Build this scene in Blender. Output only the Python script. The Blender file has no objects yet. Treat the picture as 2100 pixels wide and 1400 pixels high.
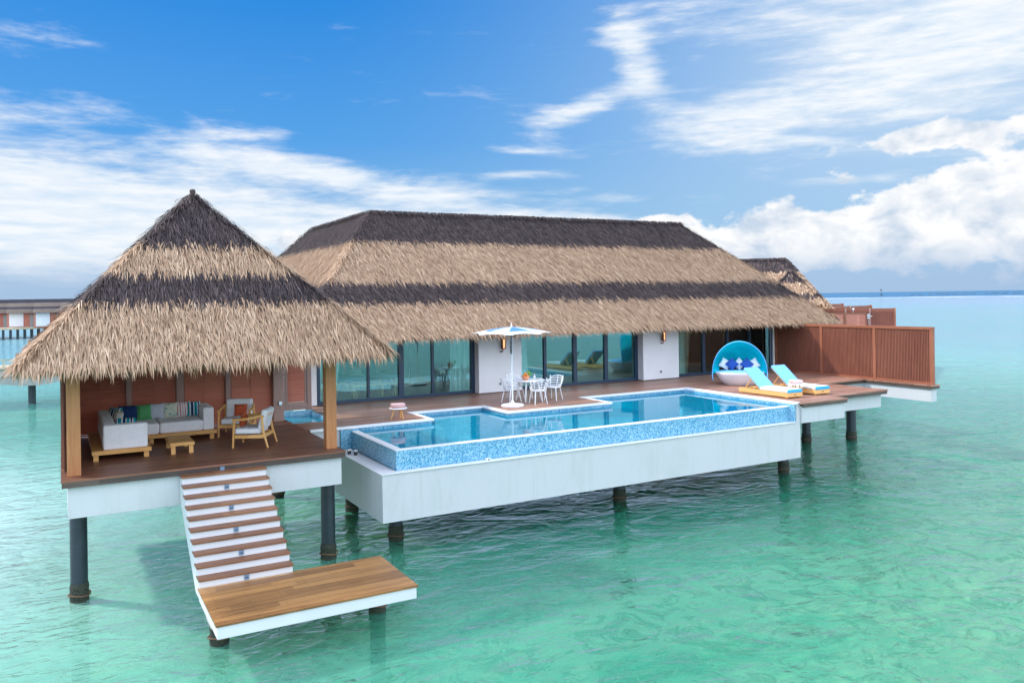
import bpy, math, random
import numpy as np
from mathutils import Matrix, Vector
R_ = math.radians
random.seed(7); rng = np.random.default_rng(11)
sc = bpy.context.scene
COL = sc.collection
# ------------------------------------------------------------------ camera
H = 5.42; D = 2.35
yaw, pit, rol = R_(29.294), R_(0.056), R_(-0.869)
f_ = Vector((math.sin(yaw)*math.cos(pit), math.cos(yaw)*math.cos(pit), math.sin(pit)))
r0 = Vector((math.cos(yaw), -math.sin(yaw), 0)); u0 = r0.cross(f_)
r_ = math.cos(rol)*r0 + math.sin(rol)*u0; u_ = -math.sin(rol)*r0 + math.cos(rol)*u0
cd = bpy.data.cameras.new("camera"); cam = bpy.data.objects.new("camera", cd); COL.objects.link(cam)
cd.sensor_width = 36; cd.lens = 28.315; cd.shift_y = -0.0436; cd.clip_start = 0.1; cd.clip_end = 60000
cam.matrix_world = Matrix(((r_.x, u_.x, -f_.x, 0), (r_.y, u_.y, -f_.y, 0), (r_.z, u_.z, -f_.z, H), (0, 0, 0, 1)))
sc.camera = cam
# ------------------------------------------------------------------ world
SUN_AZ, SUN_EL = -45.0, 41.0
EXPO = 0.58
class G:
    def __init__(s, nt): s.nt = nt; s.L = nt.links
    def node(s, t, props=None, **kw):
        n = s.nt.nodes.new(t)
        for k, v in (props or {}).items(): setattr(n, k, v)
        for k, v in kw.items():
            k = k.replace('_', ' ') if k.replace('_', ' ') in n.inputs else k
            s.set(n.inputs[k], v)
        return n
    def set(s, i, v):
        if hasattr(v, 'is_output') or isinstance(v, bpy.types.NodeSocket): s.L.new(v, i)
        else:
            if isinstance(v, (tuple, list)) and len(v) == 3 and i.type == 'RGBA': v = (*v, 1)
            i.default_value = v
    def m(s, op, a, b=None, c=None, clamp=False):
        n = s.nt.nodes.new('ShaderNodeMath'); n.operation = op; n.use_clamp = clamp
        for i, v in enumerate((a, b, c)):
            if v is not None: s.set(n.inputs[i], v)
        return n.outputs[0]
    def mix(s, f, a, b, blend='MIX'):
        n = s.nt.nodes.new('ShaderNodeMix'); n.data_type = 'RGBA'; n.blend_type = blend
        s.set(n.inputs[0], f); s.set(n.inputs[6], a); s.set(n.inputs[7], b); return n.outputs[2]
    def noise(s, vec, scale, detail=3, rough=.5, dist=0):
        n = s.nt.nodes.new('ShaderNodeTexNoise')
        if vec is not None: s.L.new(vec, n.inputs['Vector'])
        n.inputs['Scale'].default_value = scale; n.inputs['Detail'].default_value = detail
        n.inputs['Roughness'].default_value = rough; n.inputs['Distortion'].default_value = dist
        return n.outputs['Fac']
    def mapping(s, vec, scale=(1, 1, 1), rot=(0, 0, 0), loc=(0, 0, 0)):
        n = s.nt.nodes.new('ShaderNodeMapping'); s.L.new(vec, n.inputs[0])
        n.inputs['Scale'].default_value = scale; n.inputs['Rotation'].default_value = rot; n.inputs['Location'].default_value = loc
        return n.outputs[0]
    def ramp(s, f, stops, interp='LINEAR'):
        n = s.nt.nodes.new('ShaderNodeValToRGB'); s.set(n.inputs[0], f); cr = n.color_ramp; cr.interpolation = interp
        while len(cr.elements) < len(stops): cr.elements.new(.5)
        for e, (p, c) in zip(cr.elements, stops):
            e.position = p; e.color = (*c, 1) if len(c) == 3 else c
        return n.outputs[0]
    def sm(s, x, a, b):   # smoothstep
        n = s.nt.nodes.new('ShaderNodeMapRange'); n.interpolation_type = 'SMOOTHSTEP'; s.set(n.inputs[0], x)
        n.inputs[1].default_value = a; n.inputs[2].default_value = b; return n.outputs[0]
    def sep(s, vec):
        n = s.nt.nodes.new('ShaderNodeSeparateXYZ'); s.L.new(vec, n.inputs[0]); return n.outputs
    def comb(s, x, y, z=0.0):
        n = s.nt.nodes.new('ShaderNodeCombineXYZ')
        for i, v in enumerate((x, y, z)): s.set(n.inputs[i], v)
        return n.outputs[0]
    def gauss(s, u, v, u0, v0, su, sv, ang=0):
        du = s.m('SUBTRACT', u, u0); dv = s.m('SUBTRACT', v, v0)
        if ang:
            c, n = math.cos(R_(ang)), math.sin(R_(ang))
            du, dv = s.m('ADD', s.m('MULTIPLY', du, c), s.m('MULTIPLY', dv, n)), s.m('SUBTRACT', s.m('MULTIPLY', dv, c), s.m('MULTIPLY', du, n))
        a = s.m('POWER', s.m('ABSOLUTE', s.m('DIVIDE', du, su)), 2.0); b = s.m('POWER', s.m('ABSOLUTE', s.m('DIVIDE', dv, sv)), 2.0)
        return s.m('EXPONENT', s.m('MULTIPLY', s.m('ADD', a, b), -1.0))

w = bpy.data.worlds.new("World"); sc.world = w; w.use_nodes = True
nt = w.node_tree; nt.nodes.clear(); g = G(nt)
sky = g.node('ShaderNodeTexSky', dict(sky_type='NISHITA', sun_disc=False, sun_elevation=R_(SUN_EL), sun_rotation=R_(SUN_AZ), air_density=1.0, dust_density=0.6, ozone_density=2.5))
tc = g.node('ShaderNodeTexCoord').outputs['Generated']
X, Y, Z = g.sep(tc)
az = g.m('MULTIPLY', g.m('ARCTAN2', X, Y), 57.2958)
el = g.m('MULTIPLY', g.m('ARCSINE', Z), 57.2958)
# saturate the blue overhead, paler near the horizon
hs = g.node('ShaderNodeHueSaturation', Color=sky.outputs[0], Saturation=1.35, Value=0.78, Hue=0.495)
grad = g.ramp(g.m('DIVIDE', el, 40.0), [(0, (4.4, 6.5, 8.8)), (.12, (2.6, 5.4, 8.7)), (.27, (.95, 3.9, 8.9)), (.5, (.25, 2.8, 8.3)), (1, (.1, 1.6, 6.5))])
blue = g.mix(.85, hs.outputs[0], grad)
blue = g.mix(g.m('MULTIPLY', g.sm(az, 14.0, 62.0), .62), blue, (4.0, 6.4, 9.0))
blue = g.mix(g.m('MULTIPLY', g.gauss(az, el, 66, 18, 22, 9, 15), .6), blue, (8.0, 8.9, 9.7))
# cloud noise in (azimuth, elevation) stretched sideways
uv = g.comb(g.m('MULTIPLY', az, .055), g.m('MULTIPLY', el, .21))
uvr = g.mapping(uv, rot=(0, 0, R_(-9)))
n1 = g.noise(uvr, 1.7, 9, .62, .35)
n2 = g.noise(g.mapping(uv, scale=(1.0, 1.5, 1), loc=(3, 7, 0)), 5.0, 7, .6, .2)
uvc = g.comb(g.m('MULTIPLY', az, .16), g.m('MULTIPLY', el, .24))
n3 = g.noise(uvc, 1.9, 8, .56, .1)
wisp = g.m('ADD', g.m('MULTIPLY', n1, .7), g.m('MULTIPLY', n2, .3))
def addm(items):
    t = None
    for it in items:
        v = g.m('MULTIPLY', g.gauss(az, el, *it[1:]), it[0]); t = v if t is None else g.m('ADD', t, v)
    return t
mask = addm([(.46, -2, 6.2, 17, 4.2, -3), (.30, 20, 8.0, 13, 1.1, -11), (.20, -6, 11.8, 7, 1.3), (.10, -3, 15.5, 5, 1.0, 10), (.42, 62, 17.0, 15, 5.2, 18), (.24, 47, 12.0, 10, 1.6, 8), (.20, 44, 19.5, 8, 2), (.34, 38.2, 16.2, 1.5, 3.6, 28),
             (.30, 34.5, 13.1, 4.6, .9, 20), (.16, 31, 5.6, 14, .5, -2), (.17, 12.5, 11.2, 4, .5), (.22, 30, 10.3, 3.2, .35, -6), (.22, 49, 10.2, 4, .35, -8), (.24, 12, 3.5, 20, 3), (.20, 30, 8.7, 3.5, .35), (.16, 37, 6.8, 2.5, .3), (.2, 52, 7.4, 3, .3)])
hi = g.m('MAXIMUM', g.m('MULTIPLY', g.sm(el, 22.0, 40.0), .18), g.m('MULTIPLY', g.m('MAXIMUM', g.sm(az, 72.0, 100.0), g.sm(az, -14.0, -40.0)), .24))     # thin cloud over the unseen rest of the sky, added for fill
wd = g.sm(g.m('ADD', g.m('ADD', wisp, mask), hi), .56, .90)
cmask = addm([(.50, 62, 4.7, 13.5, 3.5), (.46, 46, 3.2, 11, 2.0), (.38, 58, 9.6, 4.8, 1.0), (.42, 35, 4.6, 4, .8), (.40, 39.7, 5.3, 2.0, .65), (.36, 14, 4.4, 2.2, 1.5), (.2, 80, 8, 20, 6), (.18, -40, 6, 30, 4)])
cd_ = g.sm(g.m('ADD', n3, cmask), .74, .86)
low = g.m('MULTIPLY', g.sm(el, 3.8, 0.3), .85)      # bluish haze bank at the horizon
shade = g.ramp(g.noise(g.mapping(uvc, loc=(.0, .12, 0)), 2.1, 6, .55, .3), [(.34, (6.2, 7.2, 8.5)), (.46, (8.6, 9.0, 9.6)), (.58, (10.6, 10.5, 10.4))])
shw = g.ramp(n2, [(.3, (7.2, 8.5, 9.9)), (.62, (10.0, 10.2, 10.4))])
c = g.mix(g.m('MULTIPLY', wd, .9), blue, shw)
c = g.mix(g.m('MULTIPLY', cd_, .93), c, shade)
c = g.mix(low, c, (3.9, 5.5, 7.8))
# unseen sky overhead and behind the viewer boosted as added fill light
brt = g.m('MAXIMUM', g.sm(el, 24.0, 45.0), g.m('MAXIMUM', g.sm(az, 75.0, 110.0), g.sm(az, -20.0, -60.0)))
c = g.mix(brt, c, g.mix(1.0, c, (1.35, 1.32, 1.29), 'MULTIPLY'))
bk = g.m('MULTIPLY', g.m('MAXIMUM', g.sm(az, 80.0, 130.0), g.sm(az, -30.0, -80.0)), g.sm(el, -2.0, 6.0))
c = g.mix(bk, c, g.mix(1.0, c, (3.0, 2.86, 2.74), 'MULTIPLY'))
bg = g.node('ShaderNodeBackground', Color=c, Strength=0.066)
g.L.new(bg.outputs[0], g.node('ShaderNodeOutputWorld').inputs[0])
# ------------------------------------------------------------------ sun
sl = bpy.data.lights.new("sun", 'SUN'); sl.energy = 2.5; sl.angle = R_(3.5); sl.color = (1, .95, .86)
so = bpy.data.objects.new("sun", sl); COL.objects.link(so); so.location = (0, 0, 40)
sd = Vector((math.sin(R_(SUN_AZ))*math.cos(R_(SUN_EL)), math.cos(R_(SUN_AZ))*math.cos(R_(SUN_EL)), math.sin(R_(SUN_EL))))
so.rotation_euler = sd.to_track_quat('Z', 'Y').to_euler()
vs = sc.view_settings; vs.view_transform = 'Standard'; vs.look = 'None'; vs.exposure = EXPO; vs.gamma = 1; vs.use_curve_mapping = False
sc.render.engine = 'CYCLES'; sc.cycles.use_denoising = True
sc.cycles.max_bounces = 10; sc.cycles.transparent_max_bounces = 24; sc.cycles.transmission_bounces = 8
sc.cycles.caustics_reflective = False; sc.cycles.caustics_refractive = False; sc.cycles.sample_clamp_indirect = 6
# ------------------------------------------------------------------ materials
M = {}
def newmat(name):
    m = bpy.data.materials.new(name); m.use_nodes = True; m.node_tree.nodes.clear(); M[name] = m
    gg = G(m.node_tree); out = gg.node('ShaderNodeOutputMaterial'); return m, gg, out
def bumpn(g, h, strength, dist=.01):
    return g.node('ShaderNodeBump', Strength=strength, Distance=dist, Height=h).outputs[0]
def plain(name, col, rough=.6, metal=0, vary=.12, vs=6, bump=.1, bs=40, spec=.5, sheen=0):
    m, g, out = newmat(name)
    o = g.node('ShaderNodeTexCoord').outputs['Object']
    n = g.noise(o, vs, 4, .6)
    k = g.ramp(n, [(.25, (1-vary,)*3), (.75, (1+vary*.5,)*3)])
    c = g.mix(1.0, (*col, 1), k, 'MULTIPLY')
    p = g.node('ShaderNodeBsdfPrincipled', Base_Color=c, Roughness=rough, Metallic=metal)
    p.inputs['Specular IOR Level'].default_value = spec
    if sheen: p.inputs['Sheen Weight'].default_value = sheen
    if bump: g.set(p.inputs['Normal'], bumpn(g, g.noise(o, bs, 3), bump, .004))
    g.L.new(p.outputs[0], out.inputs[0]); return m
def wood(name, c1, c2, pw=.11, axis='x', rough=.45, gap=.05, grain=1.0, spec=.4, patch=None):
    m, g, out = newmat(name)
    o = g.node('ShaderNodeTexCoord').outputs['Object']
    x, y, z = g.sep(o)
    if axis == 'y': x, y = y, x
    if axis == 'z': x, z = z, x
    q = g.m('DIVIDE', y, pw)
    pid = g.m('FLOOR', q); fr = g.m('FRACT', q)
    wn = g.node('ShaderNodeTexWhiteNoise', dict(noise_dimensions='1D'), W=pid).outputs['Value']
    seg = g.m('FLOOR', g.m('ADD', g.m('DIVIDE', x, 2.3), g.m('MULTIPLY', wn, 7.0)))
    wn2 = g.node('ShaderNodeTexWhiteNoise', dict(noise_dimensions='2D'), Vector=g.comb(pid, seg)).outputs['Value']
    gv = g.comb(g.m('MULTIPLY', x, 1.6), g.m('MULTIPLY', y, 26.0), g.m('ADD', g.m('MULTIPLY', z, 26.0), g.m('MULTIPLY', wn, 37.0)))
    gr = g.noise(gv, 1.0*grain, 5, .65, .4)
    t = g.m('ADD', g.m('MULTIPLY', gr, .75), g.m('MULTIPLY', wn2, .35))
    c = g.mix(g.sm(t, .25, .85), (*c1, 1), (*c2, 1))
    big = g.noise(o, .7, 3, .5)
    c = g.mix(g.m('MULTIPLY', g.sm(big, .45, .75), .3), c, (c2[0]*1.05, c2[1]*1.1, c2[2]*1.2, 1))
    hgt = gr
    if gap:
        gp = g.m('LESS_THAN', fr, gap)
        c = g.mix(gp, c, (c1[0]*.18, c1[1]*.18, c1[2]*.18, 1))
        hgt = g.m('SUBTRACT', g.m('MULTIPLY', gr, .25), gp)
    rr = g.m('ADD', rough-.08, g.m('MULTIPLY', big, .18))
    p = g.node('ShaderNodeBsdfPrincipled', Base_Color=c, Roughness=rr)
    p.inputs['Specular IOR Level'].default_value = spec
    g.set(p.inputs['Normal'], bumpn(g, hgt, .5, .006))
    g.L.new(p.outputs[0], out.inputs[0]); return m
def mosaic(name, ts=.022, white=.5, deep=.25):
    m, g, out = newmat(name)
    o = g.node('ShaderNodeTexCoord').outputs['Object']
    v = g.node('ShaderNodeVectorMath', dict(operation='ADD')); g.L.new(o, v.inputs[0]); v.inputs[1].default_value = (.0131, .0077, .0111)
    sn = g.node('ShaderNodeVectorMath', dict(operation='SNAP')); g.L.new(v.outputs[0], sn.inputs[0]); sn.inputs[1].default_value = (ts, ts, ts)
    wn = g.node('ShaderNodeTexWhiteNoise', dict(noise_dimensions='3D'), Vector=sn.outputs[0]).outputs['Value']
    big = g.noise(o, 2.2, 4, .6)
    t = g.m('ADD', wn, g.m('MULTIPLY', g.m('SUBTRACT', big, .5), .5))
    c = g.ramp(t, [(0, (.04, .20, .34)), (deep, (.08, .29, .44)), (deep+.2, (.14, .37, .51)), (1-white*.6, (.21, .45, .58)), (1, (.36, .56, .66))])
    p = g.node('ShaderNodeBsdfPrincipled', Base_Color=c, Roughness=.22)
    g.set(p.inputs['Normal'], bumpn(g, wn, .15, .003))
    g.L.new(p.outputs[0], out.inputs[0]); return m
def thatchmat(name, stops, patch=.25):
    m, g, out = newmat(name)
    geo = g.node('ShaderNodeNewGeometry')
    o = g.node('ShaderNodeTexCoord').outputs['Object']
    r = geo.outputs['Random Per Island']
    b = g.noise(o, .55, 4, .6)
    b2 = g.noise(g.mapping(o, scale=(1, 1, .5)), 5.5, 3, .6)
    t = g.m('ADD', g.m('ADD', g.m('MULTIPLY', r, .70), g.m('MULTIPLY', b, .30)), g.m('MULTIPLY', g.m('SUBTRACT', b2, .5), .6))
    c = g.ramp(t, stops)
    p = g.node('ShaderNodeBsdfPrincipled', Base_Color=c, Roughness=.75); p.inputs['Specular IOR Level'].default_value = .25
    g.L.new(p.outputs[0], out.inputs[0]); return m
def stripes(name, cols, period, axis=0, soft=False):
    m, g, out = newmat(name)
    o = g.node('ShaderNodeTexCoord').outputs['Object']
    s = g.sep(o)[axis]
    fr = g.m('FRACT', g.m('ADD', g.m('DIVIDE', s, period), .5))
    c = g.ramp(fr, [(a, b) for a, b in cols], 'CONSTANT')
    p = g.node('ShaderNodeBsdfPrincipled', Base_Color=c, Roughness=.85)
    g.set(p.inputs['Normal'], bumpn(g, g.noise(o, 90, 2), .2, .003))
    g.L.new(p.outputs[0], out.inputs[0]); return m
plain('white_render', (.68, .67, .655), .75, vary=.05, vs=1.3, bump=.12, bs=60)
# wall render with faint damp stains
m, g, out = newmat('tank_render')
o = g.node('ShaderNodeTexCoord').outputs['Object']
s1 = g.noise(g.mapping(o, scale=(1.2, 1.2, .5)), 1.6, 6, .65, .6)
s2 = g.noise(g.mapping(o, scale=(6, 6, .35)), 1.5, 5, .6)
c = g.mix(g.m('MULTIPLY', g.sm(s1, .48, .75), .35), (.55, .55, .54), (.38, .42, .36))
c = g.mix(g.m('MULTIPLY', g.sm(s2, .52, .8), .32), c, (.38, .39, .34))
p = g.node('ShaderNodeBsdfPrincipled', Base_Color=c, Roughness=.8); g.set(p.inputs['Normal'], bumpn(g, g.noise(o, 30, 5), .15, .006)); g.L.new(p.outputs[0], out.inputs[0])
plain('villa_wall', (.86, .85, .84), .75, vary=.05, vs=1.3, bump=.1, bs=60)
plain('coping', (.78, .76, .74), .55, vary=.08, vs=12)
plain('concrete', (.34, .36, .33), .85, vary=.3, vs=5)
plain('pile_coat', (.022, .033, .042), .42, vary=.4, vs=4, bump=.2, bs=20)
plain('algae', (.13, .36, .22), .9, vary=.5, vs=7)
plain('growth', (.045, .05, .032), .9, vary=.95, vs=30, bump=.9, bs=60)
plain('rust', (.16, .085, .045), .8, vary=.4, vs=30)
plain('frame_metal', (.018, .045, .085), .35, vary=.15, vs=6, bump=0)
plain('dark_metal', (.03, .035, .04), .4, vary=.2, vs=9, bump=0)
plain('steel', (.62, .65, .68), .25, metal=1, vary=.05, bump=0)
plain('light_box', (.16, .24, .33), .4, vary=.1, bump=0)
plain('paint_white', (.82, .82, .82), .38, vary=.05, bump=0)
plain('resin_white', (.80, .81, .83), .32, vary=.05, vs=3, bump=0)
plain('sofa_fabric', (.86, .81, .80), .9, vary=.08, vs=14, bump=.35, bs=120, sheen=.2)
plain('cushion_white', (.84, .82, .81), .9, vary=.06, vs=10, bump=.25, bs=90)
plain('navy', (.008, .035, .13), .9, vary=.15, bump=.25, bs=90)
plain('royal', (.008, .06, .30), .85, vary=.15, bump=.25, bs=90)
plain('green_fabric', (.09, .34, .12), .9, vary=.15, bump=.25, bs=90)
plain('orange_fabric', (.55, .10, .035), .9, vary=.15, bump=.25, bs=90)
plain('sky_fabric', (.20, .52, .86), .85, vary=.06, vs=7, bump=.2, bs=80)
plain('sky_fabric_edge', (.05, .42, .72), .8, vary=.08, bump=.2)
plain('seat_white', (.80, .80, .74), .85, vary=.05, vs=7, bump=.2, bs=80)
plain('towel', (.62, .36, .33), .95, vary=.15, vs=20, bump=.6, bs=140, sheen=.4)
plain('towel_cream', (.74, .52, .46), .95, vary=.15, vs=20, bump=.6, bs=140, sheen=.4)
plain('teal_uphol', (.02, .36, .33), .85, vary=.15, bump=.2)
plain('blue_gloss', (.30, .52, .82), .3, vary=.05, bump=0)
plain('yellow_wood', (.72, .42, .12), .5, vary=.15)
plain('yellow_uphol', (.82, .55, .03), .8, vary=.15)
plain('plum', (.08, .02, .05), .8)
plain('wicker', (.14, .075, .045), .7, vary=.4, vs=60, bump=.6, bs=100)
plain('room_wall', (.66, .82, .78), .8, vary=.05)
plain('room_floor', (.20, .13, .09), .4, vary=.2, vs=2)
plain('rug', (.45, .34, .22), .95, vary=.5, vs=9)
plain('lamp_shade', (.74, .68, .58), .8)
plain('soffit', (.40, .29, .20), .9, vary=.3, vs=9)
plain('orange_peel', (.85, .26, .02), .5, vary=.15, vs=20)
plain('yellow_petal', (.9, .6, .02), .6)
plain('leaf_green', (.16, .45, .04), .6)
plain('terracotta', (.80, .30, .14), .35, vary=.15)
plain('rope', (.30, .24, .18), .9, vary=.3, vs=40)
plain('rock', (.05, .055, .05), .9)
plain('far_roof_tan', (.17, .125, .10), .9, vary=.3, vs=.6)
plain('far_roof_dark', (.035, .032, .04), .9, vary=.2, vs=.8)
plain('boat_hull', (.05, .08, .1), .6)
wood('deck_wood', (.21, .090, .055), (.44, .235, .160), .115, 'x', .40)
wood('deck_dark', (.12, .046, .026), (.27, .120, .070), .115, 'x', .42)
wood('jetty_wood', (.15, .062, .020), (.44, .215, .068), .19, 'x', .38, gap=.035)
wood('tread_wood', (.13, .050, .022), (.30, .135, .062), 9, 'x', .42, gap=0)
wood('fascia_wood', (.045, .030, .024), (.12, .085, .066), .5, 'x', .5, gap=0)
wood('post_wood', (.36, .135, .048), (.62, .27, .105), 9, 'z', .45, gap=0)
wood('redwood', (.34, .105, .066), (.60, .235, .150), 9, 'x', .45, gap=0)
wood('redwood_v', (.17, .055, .034), (.34, .125, .072), 9, 'z', .45, gap=0)
wood('redwood_post', (.24, .078, .038), (.42, .155, .08), 9, 'z', .45, gap=0)
wood('greywood', (.26, .155, .125), (.42, .265, .215), 9, 'z', .5, gap=0)
wood('teak', (.62, .29, .075), (.85, .48, .165), 9, 'x', .5, gap=0)
wood('old_timber', (.30, .24, .15), (.55, .46, .32), .15, 'y', .7)
mosaic('mosaic')
mosaic('mosaic_deep', .024, .5, .15)
mosaic('mosaic_pale', .022, .95, .12)
thatchmat('thatch_tan', [(0, (.20, .112, .062)), (.35, (.37, .228, .136)), (.7, (.49, .318, .196)), (1, (.66, .475, .315))])
thatchmat('thatch_dark', [(0, (.014, .010, .012)), (.5, (.056, .038, .036)), (.85, (.105, .074, .068)), (1, (.18, .145, .14))])
W = (.78, .78, .76)
NV = (.01, .04, .13); TL = (.0, .30, .36)
stripes('stripe_teal', [(0, TL), (.22, W), (.32, NV), (.5, W), (.56, TL), (.76, W), (.82, NV), (.93, W)], .3)
stripes('stripe_coral', [(0, (.62, .22, .18)), (.18, W), (.34, (.7, .4, .34)), (.5, W), (.66, (.62, .22, .18)), (.8, W)], .16)
stripes('stripe_grey', [(0, (.84, .82, .81)), (.8, (.60, .60, .63))], .045)
def printfab(name, base, c1, c2, scale):
    m, g, out = newmat(name)
    o = g.node('ShaderNodeTexCoord').outputs['Object']
    v = g.node('ShaderNodeTexVoronoi', Scale=scale); g.L.new(o, v.inputs['Vector'])
    d = g.m('ADD', v.outputs['Distance'], g.m('MULTIPLY', g.noise(o, scale*3, 3), .3))
    c = g.mix(g.m('LESS_THAN', d, .46), (*base, 1), (*c1, 1))
    c = g.mix(g.m('LESS_THAN', d, .30), c, (*c2, 1))
    p = g.node('ShaderNodeBsdfPrincipled', Base_Color=c, Roughness=.85); g.L.new(p.outputs[0], out.inputs[0])
printfab('floral', (.66, .66, .52), (.35, .5, .42), (.05, .28, .32), 11)
printfab('floral_warm', (.70, .68, .6), (.75, .45, .32), (.25, .45, .42), 14)
m, g, out = newmat('lattice')
o = g.node('ShaderNodeTexCoord').outputs['Object']; x, y, z = g.sep(o)
a = g.m('FRACT', g.m('ADD', g.m('MULTIPLY', x, 26), g.m('MULTIPLY', z, 14))); b = g.m('FRACT', g.m('MULTIPLY', z, 30))
c = g.mix(g.m('MULTIPLY', g.m('LESS_THAN', a, .5), g.m('LESS_THAN', b, .6)), (.74, .75, .78), (.03, .06, .17))
p = g.node('ShaderNodeBsdfPrincipled', Base_Color=c, Roughness=.85); g.L.new(p.outputs[0], out.inputs[0])
# parasol cloth: blue wedges alternating with pale ones inside a white border is done with separate meshes
plain('parasol_blue', (.07, .22, .64), .8, vary=.06, bump=.1)
plain('parasol_pale', (.52, .63, .80), .8, vary=.06, bump=.1)
m, g, out = newmat('canopy_cloth')
d1 = g.node('ShaderNodeBsdfDiffuse', Color=(.01, .62, .72, 1)); d2 = g.node('ShaderNodeBsdfTranslucent', Color=(.01, .74, .84, 1))
mx = g.node('ShaderNodeMixShader'); mx.inputs[0].default_value = .45; g.L.new(d1.outputs[0], mx.inputs[1]); g.L.new(d2.outputs[0], mx.inputs[2]); g.L.new(mx.outputs[0], out.inputs[0])
m, g, out = newmat('sheer')
d1 = g.node('ShaderNodeBsdfDiffuse', Color=(.92, .95, .95, 1)); d2 = g.node('ShaderNodeBsdfTranslucent', Color=(.92, .95, .95, 1)); t = g.node('ShaderNodeBsdfTransparent')
mx = g.node('ShaderNodeMixShader'); mx.inputs[0].default_value = .12; g.L.new(d1.outputs[0], mx.inputs[1]); g.L.new(d2.outputs[0], mx.inputs[2])
m2 = g.node('ShaderNodeMixShader'); m2.inputs[0].default_value = .0; g.L.new(mx.outputs[0], m2.inputs[1]); g.L.new(t.outputs[0], m2.inputs[2]); g.L.new(m2.outputs[0], out.inputs[0])
def glassy(name, tint, ior=1.5, rough=0, boost=0.0):
    m, g, out = newmat(name)
    fr = g.node('ShaderNodeFresnel', IOR=ior)
    fac = g.m('ADD', fr.outputs[0], boost, clamp=True)
    t = g.node('ShaderNodeBsdfTransparent', Color=tint); gl = g.node('ShaderNodeBsdfGlossy', Roughness=rough, Color=(.52, .84, .86, 1))
    mx = g.node('ShaderNodeMixShader', Fac=fac); g.L.new(t.outputs[0], mx.inputs[1]); g.L.new(gl.outputs[0], mx.inputs[2]); g.L.new(mx.outputs[0], out.inputs[0])
glassy('window_glass', (.78, .95, .92), 1.5, 0, .09)
m, g, out = newmat('lamp_glow')
e = g.node('ShaderNodeEmission', Color=(1, .42, .2, 1), Strength=1.3); g.L.new(e.outputs[0], out.inputs[0])
# ---- water surfaces
def water(name, tint, body, bodyw, waves, refr=.3, ior=1.33, far=False):
    m, g, out = newmat(name)
    pos = g.node('ShaderNodeNewGeometry').outputs['Position']
    nrm = None; h = None
    for (sc_, stretch, rot, amp, det, dist) in waves:
        n = g.noise(g.mapping(pos, scale=(1, stretch, 1), rot=(0, 0, R_(rot))), sc_, det, .55, dist)
        v = g.m('MULTIPLY', n, amp); h = v if h is None else g.m('ADD', h, v)
    bump = g.node('ShaderNodeBump', Strength=1.0, Distance=1.0, Height=h).outputs[0]
    fr = g.node('ShaderNodeFresnel', IOR=ior, Normal=bump).outputs[0]
    x, y, z = g.sep(pos)
    bcol = (*body, 1)
    if far:
        d = g.m('SQRT', g.m('ADD', g.m('MULTIPLY', x, x), g.m('MULTIPLY', y, y)))
        deepm = g.sm(d, 900.0, 960.0)
        patch = g.noise(g.mapping(pos, scale=(1, .35, 1), rot=(0, 0, R_(-35))), .035, 4, .5)
        bcol = g.mix(g.sm(d, 18.0, 60.0), bcol, (.18, .62, .46, 1)); bcol = g.mix(g.sm(d, 28.0, 110.0), bcol, (.21, .44, .47, 1)); bcol = g.mix(g.sm(d, 90.0, 500.0), bcol, (.27, .40, .52, 1)); pale = g.m('MULTIPLY', g.gauss(x, y, -7, 25, 10, 14, 15), 1.0); bcol = g.mix(pale, bcol, (.80, .90, .84, 1))  # pale: cloud reflection at the left painted into the water colour
        bcol = g.mix(g.m('MULTIPLY', g.sm(patch, .45, .7), .35), bcol, (.12, .42, .46, 1))
        bcol = g.mix(deepm, bcol, (.06, .17, .29, 1))
        fo = g.noise(g.mapping(pos, scale=(1, 1, 1)), .012, 5, .7)
        band = g.m('MULTIPLY', g.sm(d, 760.0, 800.0), g.sm(d, 905.0, 880.0))
        bodyw = g.m('ADD', bodyw, g.m('MULTIPLY', pale, .70))
        foam = g.m('MULTIPLY', band, g.sm(fo, .47, .56))
        bcol = g.mix(foam, bcol, (.85, .88, .9, 1))
        fr = g.m('MULTIPLY', fr, g.m('SUBTRACT', 1.0, g.m('MULTIPLY', deepm, .75)))
        fr = g.m('MULTIPLY', fr, g.m('SUBTRACT', 1.0, g.m('MULTIPLY', g.sm(d, 20.0, 400.0), .22)))
        bodyw = g.m('MAXIMUM', g.m('ADD', g.m('MULTIPLY', g.sm(d, 22.0, 80.0), g.m('SUBTRACT', .9, bodyw)), bodyw), foam)
    tr = g.node('ShaderNodeBsdfTransparent', Color=tint)
    rf = g.node('ShaderNodeBsdfRefraction', Color=tint, IOR=ior, Roughness=0.0, Normal=bump)
    a = g.node('ShaderNodeMixShader'); a.inputs[0].default_value = refr; g.L.new(tr.outputs[0], a.inputs[1]); g.L.new(rf.outputs[0], a.inputs[2])
    df = g.node('ShaderNodeBsdfDiffuse', Color=bcol, Normal=bump)
    b = g.node('ShaderNodeMixShader', Fac=bodyw); g.L.new(a.outputs[0], b.inputs[1]); g.L.new(df.outputs[0], b.inputs[2])
    gl = g.node('ShaderNodeBsdfGlossy', Roughness=.03, Normal=bump)
    c = g.node('ShaderNodeMixShader', Fac=fr); g.L.new(b.outputs[0], c.inputs[1]); g.L.new(gl.outputs[0], c.inputs[2])
    g.L.new(c.outputs[0], out.inputs[0])
water('sea_water', (.66, 1, .83, 1), (.08, .76, .48), .15,
      [(.42, 1.5, 25, .22, 3, .8), (1.3, 1.7, 12, .085, 4, 1.2), (3.2, 1.6, -5, .026, 3, .8), (7.0, 1.4, 30, .007, 2, .4)], refr=.3, ior=1.42, far=True)
water('pool_surface', (.50, .95, 1, 1), (.0, .50, .76), .42, [(.8, 1, 0, .008, 2, .2), (3, 1, 0, .001, 2, .2)], refr=.0, ior=1.6)
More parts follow.
